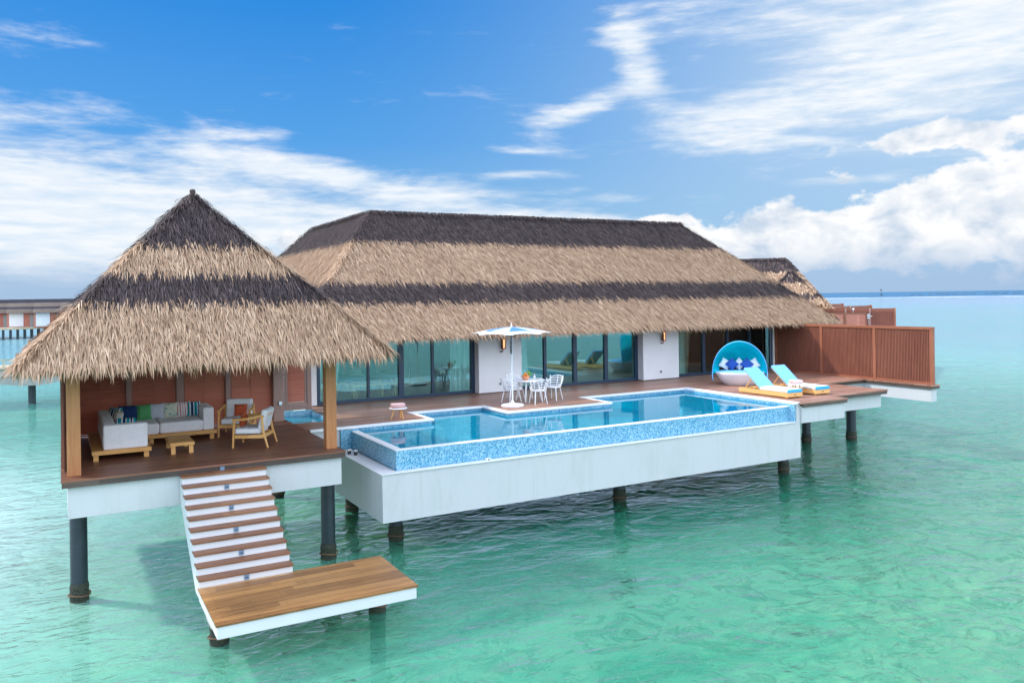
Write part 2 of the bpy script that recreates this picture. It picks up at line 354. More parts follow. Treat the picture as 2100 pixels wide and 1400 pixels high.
m, g, out = newmat('sand')
pos = g.node('ShaderNodeNewGeometry').outputs['Position']
x, y, z = g.sep(pos)
n = g.noise(g.mapping(pos, scale=(1, 1.6, 1), rot=(0, 0, R_(20))), .34, 7, .66, 1.0)
sand_shade_m = None
for it in [(.42, 13.5, 13.6, 6, 1.3, 2), (.34, 17, 9.5, 8, 2.2, 15), (.2, 24, 15, 7, 3, 25), (-.22, 8, 11.3, 5, 1.2, 5), (.30, 0, 19, 4.5, 4, 0), (.24, 5.5, 19, 3.5, 4, 0), (-.40, 12.5, 17.6, 9, 2.0, 2), (.12, 1, 10, 4, 3, 0)]:  # sand patches, plus the pool's shadow painted as a dark band beneath it
    v = g.m('MULTIPLY', g.gauss(x, y, *it[1:]), it[0]); sand_shade_m = v if sand_shade_m is None else g.m('ADD', sand_shade_m, v)
t = g.m('ADD', g.m('MULTIPLY_ADD', n, 1.9, -.45), sand_shade_m)
c = g.ramp(t, [(.20, (.03, .26, .12)), (.36, (.12, .54, .30)), (.50, (.46, .78, .50)), (.72, (1.0, .95, .68))])
n4 = g.noise(pos, 1.1, 6, .72, 1.6)
c = g.mix(g.m('MULTIPLY', g.sm(n4, .49, .60), .72), c, (.07, .24, .09))
caustic_n = g.noise(pos, 1.3, 4, .6, 2.0)
c = g.mix(g.m('MULTIPLY', g.m('SUBTRACT', 1.0, g.sm(g.m('ABSOLUTE', g.m('SUBTRACT', caustic_n, .5)), .0, .035)), .4), c, (.9, .9, .72))  # caustic light network painted as pale lines into the seabed colour
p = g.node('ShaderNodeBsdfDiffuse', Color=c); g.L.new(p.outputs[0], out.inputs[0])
# ------------------------------------------------------------------ mesh builder
def rootloc(o):
    while o.parent: o = o.parent
    return o.location
class MB:
    def __init__(s): s.v = []; s.f = []; s.mi = []
    def add(s, vs, fs, mi=0, T=None):
        b = len(s.v)
        s.v += [tuple(T @ Vector(v)) if T else tuple(v) for v in vs]
        s.f += [tuple(b+i for i in f) for f in fs]; s.mi += [mi]*len(fs); return s
    def box(s, x0, x1, y0, y1, z0, z1, mi=0, T=None):
        vs = [(x, y, z) for z in (z0, z1) for y in (y0, y1) for x in (x0, x1)]
        return s.add(vs, [(0, 2, 3, 1), (4, 5, 7, 6), (0, 1, 5, 4), (2, 6, 7, 3), (0, 4, 6, 2), (1, 3, 7, 5)], mi, T)
    def prism(s, poly, z0, z1, mi=0, T=None):
        n = len(poly); vs = [(x, y, z0) for x, y in poly]+[(x, y, z1) for x, y in poly]
        fs = [tuple(range(n))[::-1], tuple(range(n, 2*n))]+[(i, (i+1) % n, n+(i+1) % n, n+i) for i in range(n)]
        return s.add(vs, fs, mi, T)
    def prism_x(s, poly, x0, x1, mi=0, T=None):   # poly in (y,z)
        n = len(poly); vs = [(x0, y, z) for y, z in poly]+[(x1, y, z) for y, z in poly]
        fs = [tuple(range(n)), tuple(range(n, 2*n))[::-1]]+[((i+1) % n, i, n+i, n+(i+1) % n) for i in range(n)]
        return s.add(vs, fs, mi, T)
    def tube(s, pts, r, n=8, mi=0, cap=True, T=None):
        pts = [Vector(p) for p in pts]; rr = r if isinstance(r, (list, tuple)) else [r]*len(pts)
        vs = []; fs = []
        for i, p in enumerate(pts):
            d = (pts[min(i+1, len(pts)-1)]-pts[max(i-1, 0)]).normalized()
            a = d.cross(Vector((0, 0, 1)) if abs(d.z) < .9 else Vector((1, 0, 0))).normalized(); b = d.cross(a)
            for k in range(n):
                t = 2*math.pi*k/n; vs.append(p+a*math.cos(t)*rr[i]+b*math.sin(t)*rr[i])
        for i in range(len(pts)-1):
            for k in range(n): fs.append((i*n+k, i*n+(k+1) % n, (i+1)*n+(k+1) % n, (i+1)*n+k))
        if cap: fs.append(tuple(range(n))[::-1]); fs.append(tuple((len(pts)-1)*n+k for k in range(n)))
        return s.add(vs, fs, mi, T)
    def lathe(s, prof, n=24, c=(0, 0, 0), sx=1, sy=1, mi=0, T=None, a0=0, a1=360):
        vs = []; fs = []; full = abs(a1-a0) >= 360; m = n if full else n+1
        for r, z in prof:
            for k in range(m):
                t = R_(a0+(a1-a0)*k/n); vs.append((c[0]+r*math.cos(t)*sx, c[1]+r*math.sin(t)*sy, c[2]+z))
        for i in range(len(prof)-1):
            for k in range(n):
                k2 = (k+1) % m if full else k+1
                fs.append((i*m+k, i*m+k2, (i+1)*m+k2, (i+1)*m+k))
        return s.add(vs, fs, mi, T)
    def pillow(s, w, h, t, mi=0, T=None, n=8, pinch=.07):   # lies in xz, thickness y
        vs = []; fs = []
        for side in (1, -1):
            for j in range(n+1):
                for i in range(n+1):
                    u = -1+2*i/n; v = -1+2*j/n
                    e = (1-u**4)*(1-v**4)
                    vs.append((w/2*u*(1-pinch*(1-v*v)), side*t/2*math.sqrt(max(e, 0))**1.1, h/2*v*(1-pinch*(1-u*u))))
        N = (n+1)**2
        for j in range(n):
            for i in range(n):
                a = j*(n+1)+i; q = (a, a+1, a+n+2, a+n+1)
                fs.append(q[::-1]); fs.append(tuple(N+k for k in q))
        return s.add(vs, fs, mi, T)
    def build(s, name, mats, parent=None, world=False, smooth=False, bevel=0, loc=None, rz=0, weld=False):
        me = bpy.data.meshes.new(name)
        off = Vector((0, 0, 0))
        if world:
            off = Vector(rootloc(parent)) if parent else Vector(loc or (0, 0, 0))
        me.from_pydata([tuple(Vector(v)-off) for v in s.v], [], s.f)
        for mm in (mats if isinstance(mats, (list, tuple)) else [mats]): me.materials.append(M[mm])
        me.polygons.foreach_set('material_index', s.mi)
        if smooth:
            me.polygons.foreach_set('use_smooth', [True]*len(s.f))
        me.update()
        o = bpy.data.objects.new(name, me); COL.objects.link(o)
        if parent: o.parent = parent
        if loc is not None: o.location = loc
        o.rotation_euler.z = rz
        if weld: mw = o.modifiers.new('weld', 'WELD'); mw.merge_threshold = .0005
        if bevel:
            b = o.modifiers.new('bevel', 'BEVEL'); b.width = bevel; b.segments = 2; b.limit_method = 'ANGLE'; b.angle_limit = R_(40)
        if smooth and not bevel: pass
        return o
def thing(name, label, cat, loc=(0, 0, 0), rz=0, group=None):
    o = bpy.data.objects.new(name, None); COL.objects.link(o); o.location = loc; o.rotation_euler = (0, 0, rz)
    o.empty_display_size = .2
    o['label'] = label; o['category'] = cat
    if group: o['group'] = group
    return o
def tag(o, label, cat, group=None):
    o['label'] = label; o['category'] = cat
    if group: o['group'] = group
    return o
def struct(o, kind='structure'): o['kind'] = kind; return o
def dup(root, loc, rz, label, group=None):
    def cp(o, par):
        c = o.copy(); COL.objects.link(c)
        if par: c.parent = par
        for ch in [q for q in bpy.data.objects if q.parent == o]: cp(ch, c)
        return c
    r = cp(root, None); r.location = loc; r.rotation_euler = (0, 0, rz); r['label'] = label
    if group: r['group'] = group
    return r
def TR(loc=(0, 0, 0), rx=0, ry=0, rz=0):
    return Matrix.Translation(loc) @ Matrix.Rotation(R_(rz), 4, 'Z') @ Matrix.Rotation(R_(ry), 4, 'Y') @ Matrix.Rotation(R_(rx), 4, 'X')
# ------------------------------------------------------------------ sea
def ring_disc(name, mat, z, radii, n=96):
    mb = MB(); mb.v = [(0, 0, z)]
    for r in radii:
        for k in range(n): t = 2*math.pi*k/n; mb.v.append((r*math.cos(t), r*math.sin(t), z))
    for k in range(n): mb.f.append((0, 1+k, 1+(k+1) % n))
    for i in range(len(radii)-1):
        a = 1+i*n; b = a+n
        for k in range(n): mb.f.append((a+k, b+k, b+(k+1) % n, a+(k+1) % n))
    mb.mi = [0]*len(mb.f); return mb.build(name, mat)
struct(ring_disc('sea', 'sea_water', 0, [10, 40, 120, 400, 1200, 5000, 30000]))
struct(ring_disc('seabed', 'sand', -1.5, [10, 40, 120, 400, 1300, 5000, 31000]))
# ------------------------------------------------------------------ thatch
def leaves(P, d, n, L, Wd, bend):
    side = np.cross(d, n); side /= np.linalg.norm(side, axis=1)[:, None]
    nn = np.cross(side, d)
    a = P-side*(Wd/2)[:, None]; b = P+side*(Wd/2)[:, None]
    mid = P+d*(L*.55)[:, None]+nn*(bend*.3)[:, None]
    c = mid+side*(Wd*.42)[:, None]; e = mid-side*(Wd*.42)[:, None]
    tip = P+d*L[:, None]-nn*bend[:, None]
    return np.stack([a, b, c, e, tip], 1)
def thatch(name, faces, darkfn, parent, sp, row, L0, W0, eave_edges=(), hips=(), ridges=(), fringe=.34, off=(0, 0, 0), dens=1, slant=0.0):
    V = []; MI = []
    def emit(P, d, n, L, Wd, bend, dark):
        V.append(leaves(P, d, n, L, Wd, bend)); MI.append(dark.astype(int))
    for (A, B, C_, D_) in faces:      # eave A->B, top C_ above B, D_ above A
        A, B, C_, D_ = [np.array(q, float) for q in (A, B, C_, D_)]
        nrm = np.cross(B-A, (C_+D_)/2-(A+B)/2); nrm /= np.linalg.norm(nrm)
        if nrm[2] < 0: nrm = -nrm
        down = ((A+B)/2-(C_+D_)/2); along = (B-A)/np.linalg.norm(B-A)
        down = down-along*np.dot(down, along); slopeL = np.linalg.norm(down); down /= slopeL
        for t in np.arange(0, slopeL, row):
            q = t/slopeL; l = D_+(A-D_)*q; r = C_+(B-C_)*q; w = np.linalg.norm(r-l); k = max(2, int(w/sp))
            u = (np.arange(k)+rng.random(k))/k
            P = l+(r-l)*u[:, None]+down*(rng.random(k)*row)[:, None]+nrm*(.01+.05*rng.random(k))[:, None]
            lift = rng.uniform(-.02, .17, k); lat = rng.normal(slant, .15, k)
            # leaves fan out a little where hips meet
            d = down+along*lat[:, None]+nrm*lift[:, None]; d /= np.linalg.norm(d, axis=1)[:, None]
            L = L0*rng.uniform(.6, 1.25, k); zt = P[:, 2]+rng.normal(0, .05, k)
            emit(P, d, np.tile(nrm, (k, 1)), L, W0*rng.uniform(.55, 1.3, k), L*rng.uniform(.0, .18, k), darkfn(zt))
    for (A, B, out) in eave_edges:
        A, B, out = [np.array(q, float) for q in (A, B, out)]
        w = np.linalg.norm(B-A); along = (B-A)/w
        for lay in range(7):
            k = int(w/sp*1.25); u = (np.arange(k)+rng.random(k))/k
            inw = .02+.05*lay
            P = A+(B-A)*u[:, None]-out*inw+np.array([0, 0, .05+.035*lay])+out*rng.uniform(0, .05, k)[:, None]
            d = np.array([0, 0, -1.])+out*rng.uniform(.0, .5, k)[:, None]+along*rng.normal(slant*.5, .13, k)[:, None]
            d /= np.linalg.norm(d, axis=1)[:, None]
            L = fringe*rng.uniform(.5, 1.15, k)*np.where(rng.random(k) < .10, 1.45, 1)+.02*lay
            emit(P, d, np.tile(out, (k, 1)), L, W0*rng.uniform(.6, 1.2, k), L*rng.uniform(-.1, .1, k), np.zeros(k, bool))
    for (T_, E_) in hips:            # top point -> eave corner
        T_, E_ = np.array(T_, float), np.array(E_, float)
        dv = E_-T_; Ln = np.linalg.norm(dv); dv /= Ln; k = int(Ln/sp*7)
        u = rng.random(k); P = T_+(E_-T_)*u[:, None]+np.array([0, 0, .03])+rng.normal(0, .035, (k, 3))
        hz = np.array([dv[0], dv[1], 0]); hz /= np.linalg.norm(hz); sd_ = np.cross(hz, [0, 0, 1])
        s = rng.choice([-1, 1], k)*rng.uniform(.0, .8, k)
        d = dv+sd_*s[:, None]+np.array([0, 0, 1.])*rng.uniform(-.25, .22, k)[:, None]; d /= np.linalg.norm(d, axis=1)[:, None]
        n = np.tile(np.array([0, 0, 1.]), (k, 1))+hz*.5
        emit(P, d, n, L0*rng.uniform(.5, 1.1, k), W0*rng.uniform(.6, 1.3, k), .03*rng.random(k), darkfn(P[:, 2]+rng.normal(0, .05, k)))
    for (A, B) in ridges:
        A, B = np.array(A, float), np.array(B, float); al = (B-A)/np.linalg.norm(B-A); sd_ = np.cross(al, [0, 0, 1])
        k = int(np.linalg.norm(B-A)/sp*12); u = rng.random(k); s = rng.choice([-1, 1], k)
        P = A+(B-A)*u[:, None]+np.array([0, 0, 1.])*rng.uniform(.0, .14, k)[:, None]
        d = sd_*s[:, None]*1.+np.array([0, 0, -1.])*rng.uniform(.3, 1.1, k)[:, None]+al*rng.normal(0, .3, k)[:, None]; d /= np.linalg.norm(d, axis=1)[:, None]
        n = np.tile(np.array([0, 0, 1.]), (k, 1))+sd_*s[:, None]*.6
        emit(P, d, n, L0*rng.uniform(.5, 1.0, k), W0*rng.uniform(.6, 1.3, k), .03*rng.random(k), np.ones(k, bool))
    V = np.concatenate(V)-np.array(off, float); MI = np.concatenate(MI); N = len(V)
    me = bpy.data.meshes.new(name); vs = V.reshape(-1, 3)
    me.vertices.add(len(vs)); me.vertices.foreach_set('co', vs.ravel())
    idx = np.arange(N)[:, None]*5
    loops = np.concatenate([idx+0, idx+1, idx+2, idx+3, idx+3, idx+2, idx+4], 1).ravel()
    me.loops.add(len(loops)); me.loops.foreach_set('vertex_index', loops)
    st = (np.arange(N)[:, None]*7+np.array([[0, 4]])).ravel()
    me.polygons.add(2*N); me.polygons.foreach_set('loop_start', st)
    me.polygons.foreach_set('material_index', np.repeat(MI, 2))
    me.materials.append(M['thatch_tan']); me.materials.append(M['thatch_dark'])
    me.update(calc_edges=True); me.validate()
    o = bpy.data.objects.new(name, me); COL.objects.link(o); o.parent = parent
    return o
def slab(mb, quad, th=.16, mi=0):
    q = [Vector(p) for p in quad]; lo = [p-Vector((0, 0, th)) for p in q]; n = len(q)
    mb.add(q+lo, [tuple(range(n)), tuple(range(n, 2*n))[::-1]]+[(i, n+i, n+(i+1) % n, (i+1) % n) for i in range(n)], mi)
# ------------------------------------------------------------------ small builders
def louvre(mb, x0, x1, y, z0, z1, fr=.05, pitch=.055, mi=0, mf=1, midrail=True):
    mb.box(x0, x0+fr, y-.02, y+.03, z0, z1, mf); mb.box(x1-fr, x1, y-.02, y+.03, z0, z1, mf)
    mb.box(x0+fr, x1-fr, y-.02, y+.03, z0, z0+fr, mf); mb.box(x0+fr, x1-fr, y-.02, y+.03, z1-fr, z1, mf)
    z = z0+fr+.01
    while z < z1-fr-.03:
        mb.add([(x0+fr, y-.012, z), (x1-fr, y-.012, z), (x1-fr, y+.02, z+pitch*1.05), (x0+fr, y+.02, z+pitch*1.05),
                (x0+fr, y-.004, z-.004), (x1-fr, y-.004, z-.004), (x1-fr, y+.028, z+pitch*1.05-.004), (x0+fr, y+.028, z+pitch*1.05-.004)],
               [(0, 1, 2, 3), (7, 6, 5, 4), (0, 4, 5, 1), (1, 5, 6, 2), (2, 6, 7, 3), (3, 7, 4, 0)], mi)
        z += pitch
    if midrail: mb.box((x0+x1)/2-.006, (x0+x1)/2+.006, y-.022, y-.012, z0+fr, z1-fr, mi)
def pile(x, y, ztop, label, r=.145, name='pile', ring=True):
    t = thing(name, label, 'pile', (x, y, -2), 0, 'dark tubular piles standing in the sea')
    MB().lathe([(0, 1.84), (r, 1.84), (r, 2+ztop), (0, 2+ztop)], 20).build('shaft', 'pile_coat', t, smooth=False)
    MB().lathe([(0, 0), (r*1.04, 0), (r*1.03, 1.0), (r*1.01, 1.839), (0, 1.839)], 20).build('submerged_foot', 'algae', t)
    tb = MB(); prof = []
    for k in range(9): prof.append((r*1.02+.004+.014*random.random(), 1.86+.055*k))
    tb.lathe([(r, 1.85)]+prof+[(r, 2.33)], 26)
    tb.v = [(v[0]*(1+.05*random.random()), v[1]*(1+.05*random.random()), v[2]) for v in tb.v]
    tb.build('tide_band', 'growth', t)
    if ring:
        pts = [((r+.035+.008*random.random())*math.cos(a), (r+.035+.008*random.random())*math.sin(a), 2.12+.015*math.sin(2*a)) for a in [2*math.pi*k/18 for k in range(19)]]
        MB().tube(pts, .014, 6).build('collar_ring', 'rust', t)
    return t
# ================================================================== PAVILION
pv = thing('thatched_pavilion', 'open thatched pavilion with steep pointed roof above the lounge deck', 'pavilion', (2.55, 18.5, D))
AP = (2.52, 18.5, 7.71); ex0, ex1, ey0, ey1, ez = -.66, 5.76, 15.30, 21.75, 4.37
c1, c2, c3, c4 = (ex0, ey0, ez), (ex1, ey0, ez), (ex1, ey1, ez), (ex0, ey1, ez)
rs = MB()
for q in ((c1, c2, AP), (c2, c3, AP), (c3, c4, AP), (c4, c1, AP)): slab(rs, q, .08)
roof = rs.build('roof', 'soffit', pv, world=True)
def pdark(z): return (z > 6.62) | ((z < 6.03) & (z > 5.47))
thatch('thatch', [(c1, c2, AP, AP), (c2, c3, AP, AP), (c3, c4, AP, AP), (c4, c1, AP, AP)], pdark, roof, .026, .056, .34, .021,
       eave_edges=[(c1, c2, (0, -1, 0)), (c2, c3, (1, 0, 0)), (c4, c1, (-1, 0, 0)), (c3, c4, (0, 1, 0))],
       hips=[(AP, c1), (AP, c2), (AP, c3), (AP, c4)], fringe=.27, off=pv.location)
MB().lathe([(0, 7.86), (.05, 7.85), (.065, 7.80), (.045, 7.74), (.09, 7.67), (.13, 7.5)], 10, (2.52, 18.5, 0)).build('finial', 'thatch_dark', roof, world=True, smooth=True)
for (x0, x1, y0, y1) in ((.07, .29, 16.4, 16.62), (4.76, 4.98, 16.4, 16.62)):
    MB().box(x0, x1, y0, y1, D, 4.55).build('post', 'post_wood', pv, world=True, bevel=.006)
MB().box(4.72, 4.98, 20.92, 21.16, D, 4.6).build('post', 'greywood', pv, world=True, bevel=.005)
MB().box(.0, .22, 20.92, 21.16, D, 4.6).build('post', 'redwood_v', pv, world=True, bevel=.005)
for i, (x0, x1) in enumerate(((.22, 1.33), (1.44, 2.43), (2.59, 3.57), (3.68, 4.72))):
    mb = MB(); louvre(mb, x0, x1, 21.05, D+.02, 4.5, .03); mb.build('louvre_panel', ['redwood', 'redwood_v'], pv, world=True)
for (x0, x1) in ((1.33, 1.44), (2.43, 2.59), (3.57, 3.68)):
    MB().box(x0, x1, 20.98, 21.12, D, 4.55).build('mullion', 'greywood', pv, world=True, bevel=.004)
mb = MB()
mb.box(-.02, .03, 16.95, 20.9, D+.06, 4.5, 0)
y = 17.0
while y < 20.85: mb.box(.03, .045, y, y+.05, D+.08, 4.48, 1); y += .075
mb.build('side_screen', ['redwood_v', 'redwood_v'], pv, world=True)
mb = MB()
for (a, b, c_, d_) in ((-.05, 5.1, 16.42, 16.6), (-.05, 5.1, 20.95, 21.13)): mb.box(a, b, c_, d_, 4.56, 4.72)
mb.box(.08, .26, 16.6, 20.95, 4.57, 4.71); mb.box(4.78, 4.96, 16.6, 20.95, 4.57, 4.71)
mb.build('eaves_beam', 'post_wood', pv, world=True)
mb = MB(); mb.box(4.80, 4.9, 20.86, 20.92, 3.82, 3.94, 0); mb.box(4.83, 4.87, 20.85, 20.86, 3.86, 3.9, 1); mb.build('speaker', ['dark_metal', 'paint_white'], pv, world=True)
MB().box(4.84, 4.92, 20.88, 20.92, 2.76, 2.86).build('socket_box', 'steel', pv, world=True, bevel=.006)
# ---- pavilion deck
dk = thing('lounge_deck', 'dark timber deck with white skirt beam under the pointed pavilion', 'deck', (2.5, 18.5, D))
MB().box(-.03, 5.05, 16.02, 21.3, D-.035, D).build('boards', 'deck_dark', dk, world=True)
mb = MB(); mb.box(-.02, 5.04, 16.03, 16.07, D-.13, D-.036); mb.box(-.02, .03, 16.07, 21.3, D-.13, D-.036); mb.box(4.99, 5.04, 16.07, 21.3, D-.13, D-.036)
mb.build('fascia', 'fascia_wood', dk, world=True)
mb = MB(); mb.box(.07, 4.98, 16.12, 16.35, 1.66, D-.1); mb.box(.07, .3, 16.35, 21.2, 1.66, D-.1); mb.box(4.75, 4.98, 16.35, 21.2, 1.66, D-.1); mb.box(.3, 4.75, 20.9, 21.2, 1.66, D-.1)
mb.box(.3, 4.75, 16.35, 20.9, D-.25, D-.1)
mb.build('skirt_beam', 'tank_render', dk, world=True, bevel=.006)
# ---- stairs
stt = thing('staircase', 'white straight staircase with ten brown timber treads going down to the landing', 'staircase', (2.65, 14.9, .8))
prof = []; ny = [15.77-.217*k for k in range(10)]; tz = [2.24-.144*k for k in range(10)]
prof = [(16.1, 2.2)]
for k in range(10): prof += [(ny[k]+.03, tz[k]-.036), (ny[k]+.03, (tz[k+1]-.036) if k < 9 else .82)]
prof += [(13.9, .62), (14.25, .62), (16.1, 1.75)]
MB().prism_x(prof, 1.90, 3.40).build('stringer', 'white_render', stt, world=True)
for k in range(10):
    MB().box(1.885, 3.415, ny[k], ny[k]+.275, tz[k]-.034, tz[k]).build('tread', 'tread_wood', stt, world=True, bevel=.006)
MB().box(2.60, 2.68, 16.015, 16.028, D-.12, D-.045).build('step_light', 'light_box', stt, world=True)
for k in (1, 3, 5, 7, 9):
    mb = MB(); x = 2.64; mb.box(x-.04, x+.04, ny[k]+.014, ny[k]+.029, tz[k]-.125, tz[k]-.045, 0); mb.box(x-.022, x+.022, ny[k]+.010, ny[k]+.0138, tz[k]-.095, tz[k]-.08, 1)
    mb.build('step_light', ['light_box', 'dark_metal'], stt, world=True)
# ---- platform
pl = thing('landing_platform', 'low golden timber landing platform just above the sea', 'platform', (3.4, 13.0, .8))
mb = MB(); mb.box(1.88, 4.99, 12.14, 13.9, .768, .80)
for x in np.arange(2.02, 4.95, .478):
    for k in range(9):
        y = 12.2+k*.205
        for q in (-.035, .035): mb.lathe([(.006, .7995), (.006, .8022), (0, .8022)], 5, (x, y+.04+q, 0), mi=1)
mb.build('boards', ['jetty_wood', 'dark_metal'], pl, world=True)
MB().box(1.9, 4.97, 12.16, 13.88, .585, .767).build('skirt', 'white_render', pl, world=True, bevel=.006)
MB().box(1.98, 2.3, 13.25, 13.75, .33, .58).build('bearing_block', 'concrete', pl, world=True, bevel=.01)
# ---- piles
pile(.24, 16.80, 1.66, 'pile under the front left corner of the lounge deck')
pile(4.86, 16.72, 1.66, 'pile under the front right corner of the lounge deck')
pile(5.2, 22.7, 1.9, 'pile seen behind the right side of the staircase', .15)
pile(2.14, 13.5, .40, 'pile under the near corner of the landing platform', .13)
pile(4.76, 13.45, .59, 'pile under the far right end of the landing platform', .13)
pile(6.5, 20.2, .8, 'pile under the shaded left end of the pool', .15)
pile(6.55, 17.2, .8, 'pile under the front left corner of the pool tank', .15)
pile(12.85, 17.25, .8, 'pile under the middle of the pool tank', .15)
pile(17.85+1.2, 17.3, 1.8, 'pile under the right end of the pool tank', .15)
pile(23.55, 20.3, 2.2, 'pile just right of the pool tank end', .15)
pile(25.35, 19.8, 1.8, 'pile standing alone below the privacy fence deck', .17)
# ================================================================== POOL
po = thing('swimming_pool', 'raised infinity pool with blue mosaic and long white outer wall', 'swimming pool', (12, 16, .8))
mb = MB(); mb.box(5.75, 18.12, 15.83, 16.02, .8, 1.8); mb.box(5.75, 6.13, 16.02, 20.6, .8, 1.8); mb.box(6.13, 17.93, 16.02, 20.6, .8, 1.05)
mb.box(17.93, 18.12, 16.02, 20.5, .8, 2.30); mb.box(17.98, 18.12, 15.83, 16.019, 1.8, 2.30)
mb.build('outer_wall', 'tank_render', po, world=True)
mb = MB(); mb.box(5.72, 17.95, 15.80, 15.99, 1.8, 1.815); mb.box(5.72, 6.10, 15.99, 18.97, 1.8, 1.815); mb.build('ledge', 'coping', po, world=True)
mb = MB(); mb.box(6.13, 17.93, 16.022, 16.2, 1.81, 2.225); mb.box(6.13, 6.31, 16.2, 18.985, 1.81, 2.225); mb.build('infinity_wall', 'mosaic', po, world=True)
mb = MB(); mb.box(6.125, 17.935, 16.017, 16.19, 2.2251, 2.243); mb.box(6.125, 6.30, 16.19, 18.984, 2.2251, 2.243); mb.build('rim', 'coping', po, world=True)
inner = [(6.13, 18.99), (8.26, 18.99), (8.26, 20.4), (10.45, 20.4), (10.45, 18.95), (13.85, 18.95), (13.85, 20.4), (17.93, 20.4)]
mb = MB()
mb.box(5.86, 8.26, 18.99, 19.09, 1.2, 2.30); mb.box(8.16, 8.26, 19.09, 20.4, 1.06, 2.30); mb.box(8.16, 10.45, 20.4, 20.5, 1.06, 2.3)
mb.box(10.45, 10.55, 18.95, 20.5, 1.06, 2.3); mb.box(10.55, 13.75, 18.95, 19.05, 1.06, 2.3); mb.box(13.75, 13.85, 18.95, 20.5, 1.06, 2.3)
mb.box(13.85, 17.93, 20.4, 20.5, 1.06, 2.3); mb.box(17.85, 17.93, 16.2, 20.4, 1.06, 2.3)
mb.build('inner_wall', 'mosaic', po, world=True)
MB().box(17.90, 17.975, 15.86, 16.199, 1.816, 2.3).build('end_tiles', 'mosaic_pale', po, world=True)
mb = MB(); mb.box(6.14, 17.9, 16.2, 20.48, 1.051, 1.1); mb.build('basin_floor', 'mosaic_deep', po, world=True)
mb = MB()
for k in range(4): mb.box(8.26, 10.45, 20.4-.28*(k+1), 20.4-.28*k, 1.1, 2.12-.2*k)
mb.box(6.31, 8.0, 18.6, 18.98, 1.1, 2.0); mb.box(6.31, 6.7, 16.2, 18.6, 1.1, 1.98)
mb.build('underwater_steps', 'mosaic', po, world=True)
mb = MB(); mb.box(7.98, 8.2, 18.05, 18.985, 1.1, 2.228); mb.box(7.98, 8.2, 16.2, 16.85, 1.1, 2.228); mb.box(7.98, 8.2, 16.85, 18.05, 1.1, 1.9); mb.build('divider', 'coping', po, world=True)
# coping along the deck edge
mb = MB(); cw = .13; zt = D+.008; zb = 2.301
segs = [((5.12, 18.95), (8.26+.04, 18.95+cw)), ((8.26-cw+.04, 18.95+cw), (8.26+.04, 20.36+cw)), ((8.3, 20.36), (10.41, 20.36+cw)), ((10.41, 18.91+cw), (10.41+cw, 20.36+cw)),
        ((10.41, 18.91), (13.89, 18.91+cw)), ((13.89-cw, 18.91+cw), (13.89, 20.36+cw)), ((13.89, 20.36), (17.89, 20.36+cw)), ((17.93, 15.82), (17.93+cw+.06, 20.36+cw))]
for (a, b), (c_, d_) in segs: mb.box(a, c_, b, d_, zb, zt)
mb.build('coping', 'coping', po, world=True, bevel=.006)
for (x, y) in ((5.86, 18.35), (5.95, 18.15)):
    mb = MB(); mb.box(x-.035, x+.035, y-.035, y+.035, 1.816, 1.90, 1); mb.box(x-.04, x+.04, y-.04, y+.04, 1.8995, 1.93, 0); mb.build('drain_fitting', ['paint_white', 'dark_metal'], po, world=True)
mb = MB(); mb.box(8.22, 8.31, 15.9, 15.98, 1.816, 1.86, 0); mb.box(8.25, 8.28, 15.885, 15.9005, 1.82, 1.845, 1); mb.build('drain_fitting', ['paint_white', 'dark_metal'], po, world=True)
pw = MB(); pw.add([(6.30, 16.19, 2.236), (17.85, 16.19, 2.236), (17.85, 20.4, 2.236), (13.85, 20.4, 2.236), (13.85, 18.95, 2.236), (10.45, 18.95, 2.236), (10.45, 20.4, 2.236), (8.26, 20.4, 2.236), (8.26, 18.99, 2.236), (6.30, 18.99, 2.236)], [tuple(range(10))])
struct(pw.build('pool_water', 'pool_surface'))
# ================================================================== MAIN DECK
md = thing('pool_deck', 'long reddish timber sun deck between the pool and the glass doors', 'deck', (16, 21, D))
poly = [(5.06, 19.0), (8.2, 19.0), (8.2, 20.45), (10.5, 20.45), (10.5, 19.0), (13.8, 19.0), (13.8, 20.45), (18.05, 20.45), (18.05, 15.70), (20.0, 15.70), (20.0, 16.32), (22.66, 16.32),
        (22.66, 18.75), (24.75, 18.75), (24.75, 16.22), (25.2, 16.22), (25.2, 23.3), (6.2, 23.3), (6.2, 20.25), (5.06, 20.25)]
MB().prism(poly, D-.04, D).build('boards', 'deck_wood', md, world=True)
mb = MB()
mb.box(18.13, 19.98, 15.72, 15.76, D-.13, D-.041); mb.box(19.94, 19.98, 15.76, 16.34, D-.13, D-.041); mb.box(19.98, 22.64, 16.34, 16.38, D-.13, D-.041); mb.box(22.6, 22.64, 16.38, 18.77, D-.13, D-.041)
mb.box(22.64, 24.77, 18.77, 18.81, D-.13, D-.041); mb.box(24.77, 25.18, 16.24, 16.28, D-.13, D-.041); mb.box(24.77, 24.81, 16.28, 18.77, D-.13, D-.041)
mb.build('fascia', 'fascia_wood', md, world=True)
mb = MB()
mb.box(18.125, 19.92, 15.78, 16.0, 1.77, D-.1); mb.box(20.05, 22.55, 16.5, 16.75, 1.8, D-.1); mb.box(22.3, 22.55, 16.75, 18.85, 1.8, D-.1); mb.box(22.55, 24.82, 18.85, 19.05, 1.8, D-.1); mb.box(24.82, 25.1, 16.3, 22.8, 1.8, D-.1)
mb.box(19.6, 22.3, 18.2, 18.5, 1.8, D-.05)
mb.box(5.06, 5.85, 19.04, 19.2, 1.5, D-.05)
mb.box(8.5, 24.8, 21.0, 21.3, 1.7, D-.05); mb.box(6.3, 24.8, 22.9, 23.2, 1.7, D-.05)
mb.build('beam', 'tank_render', md, world=True)
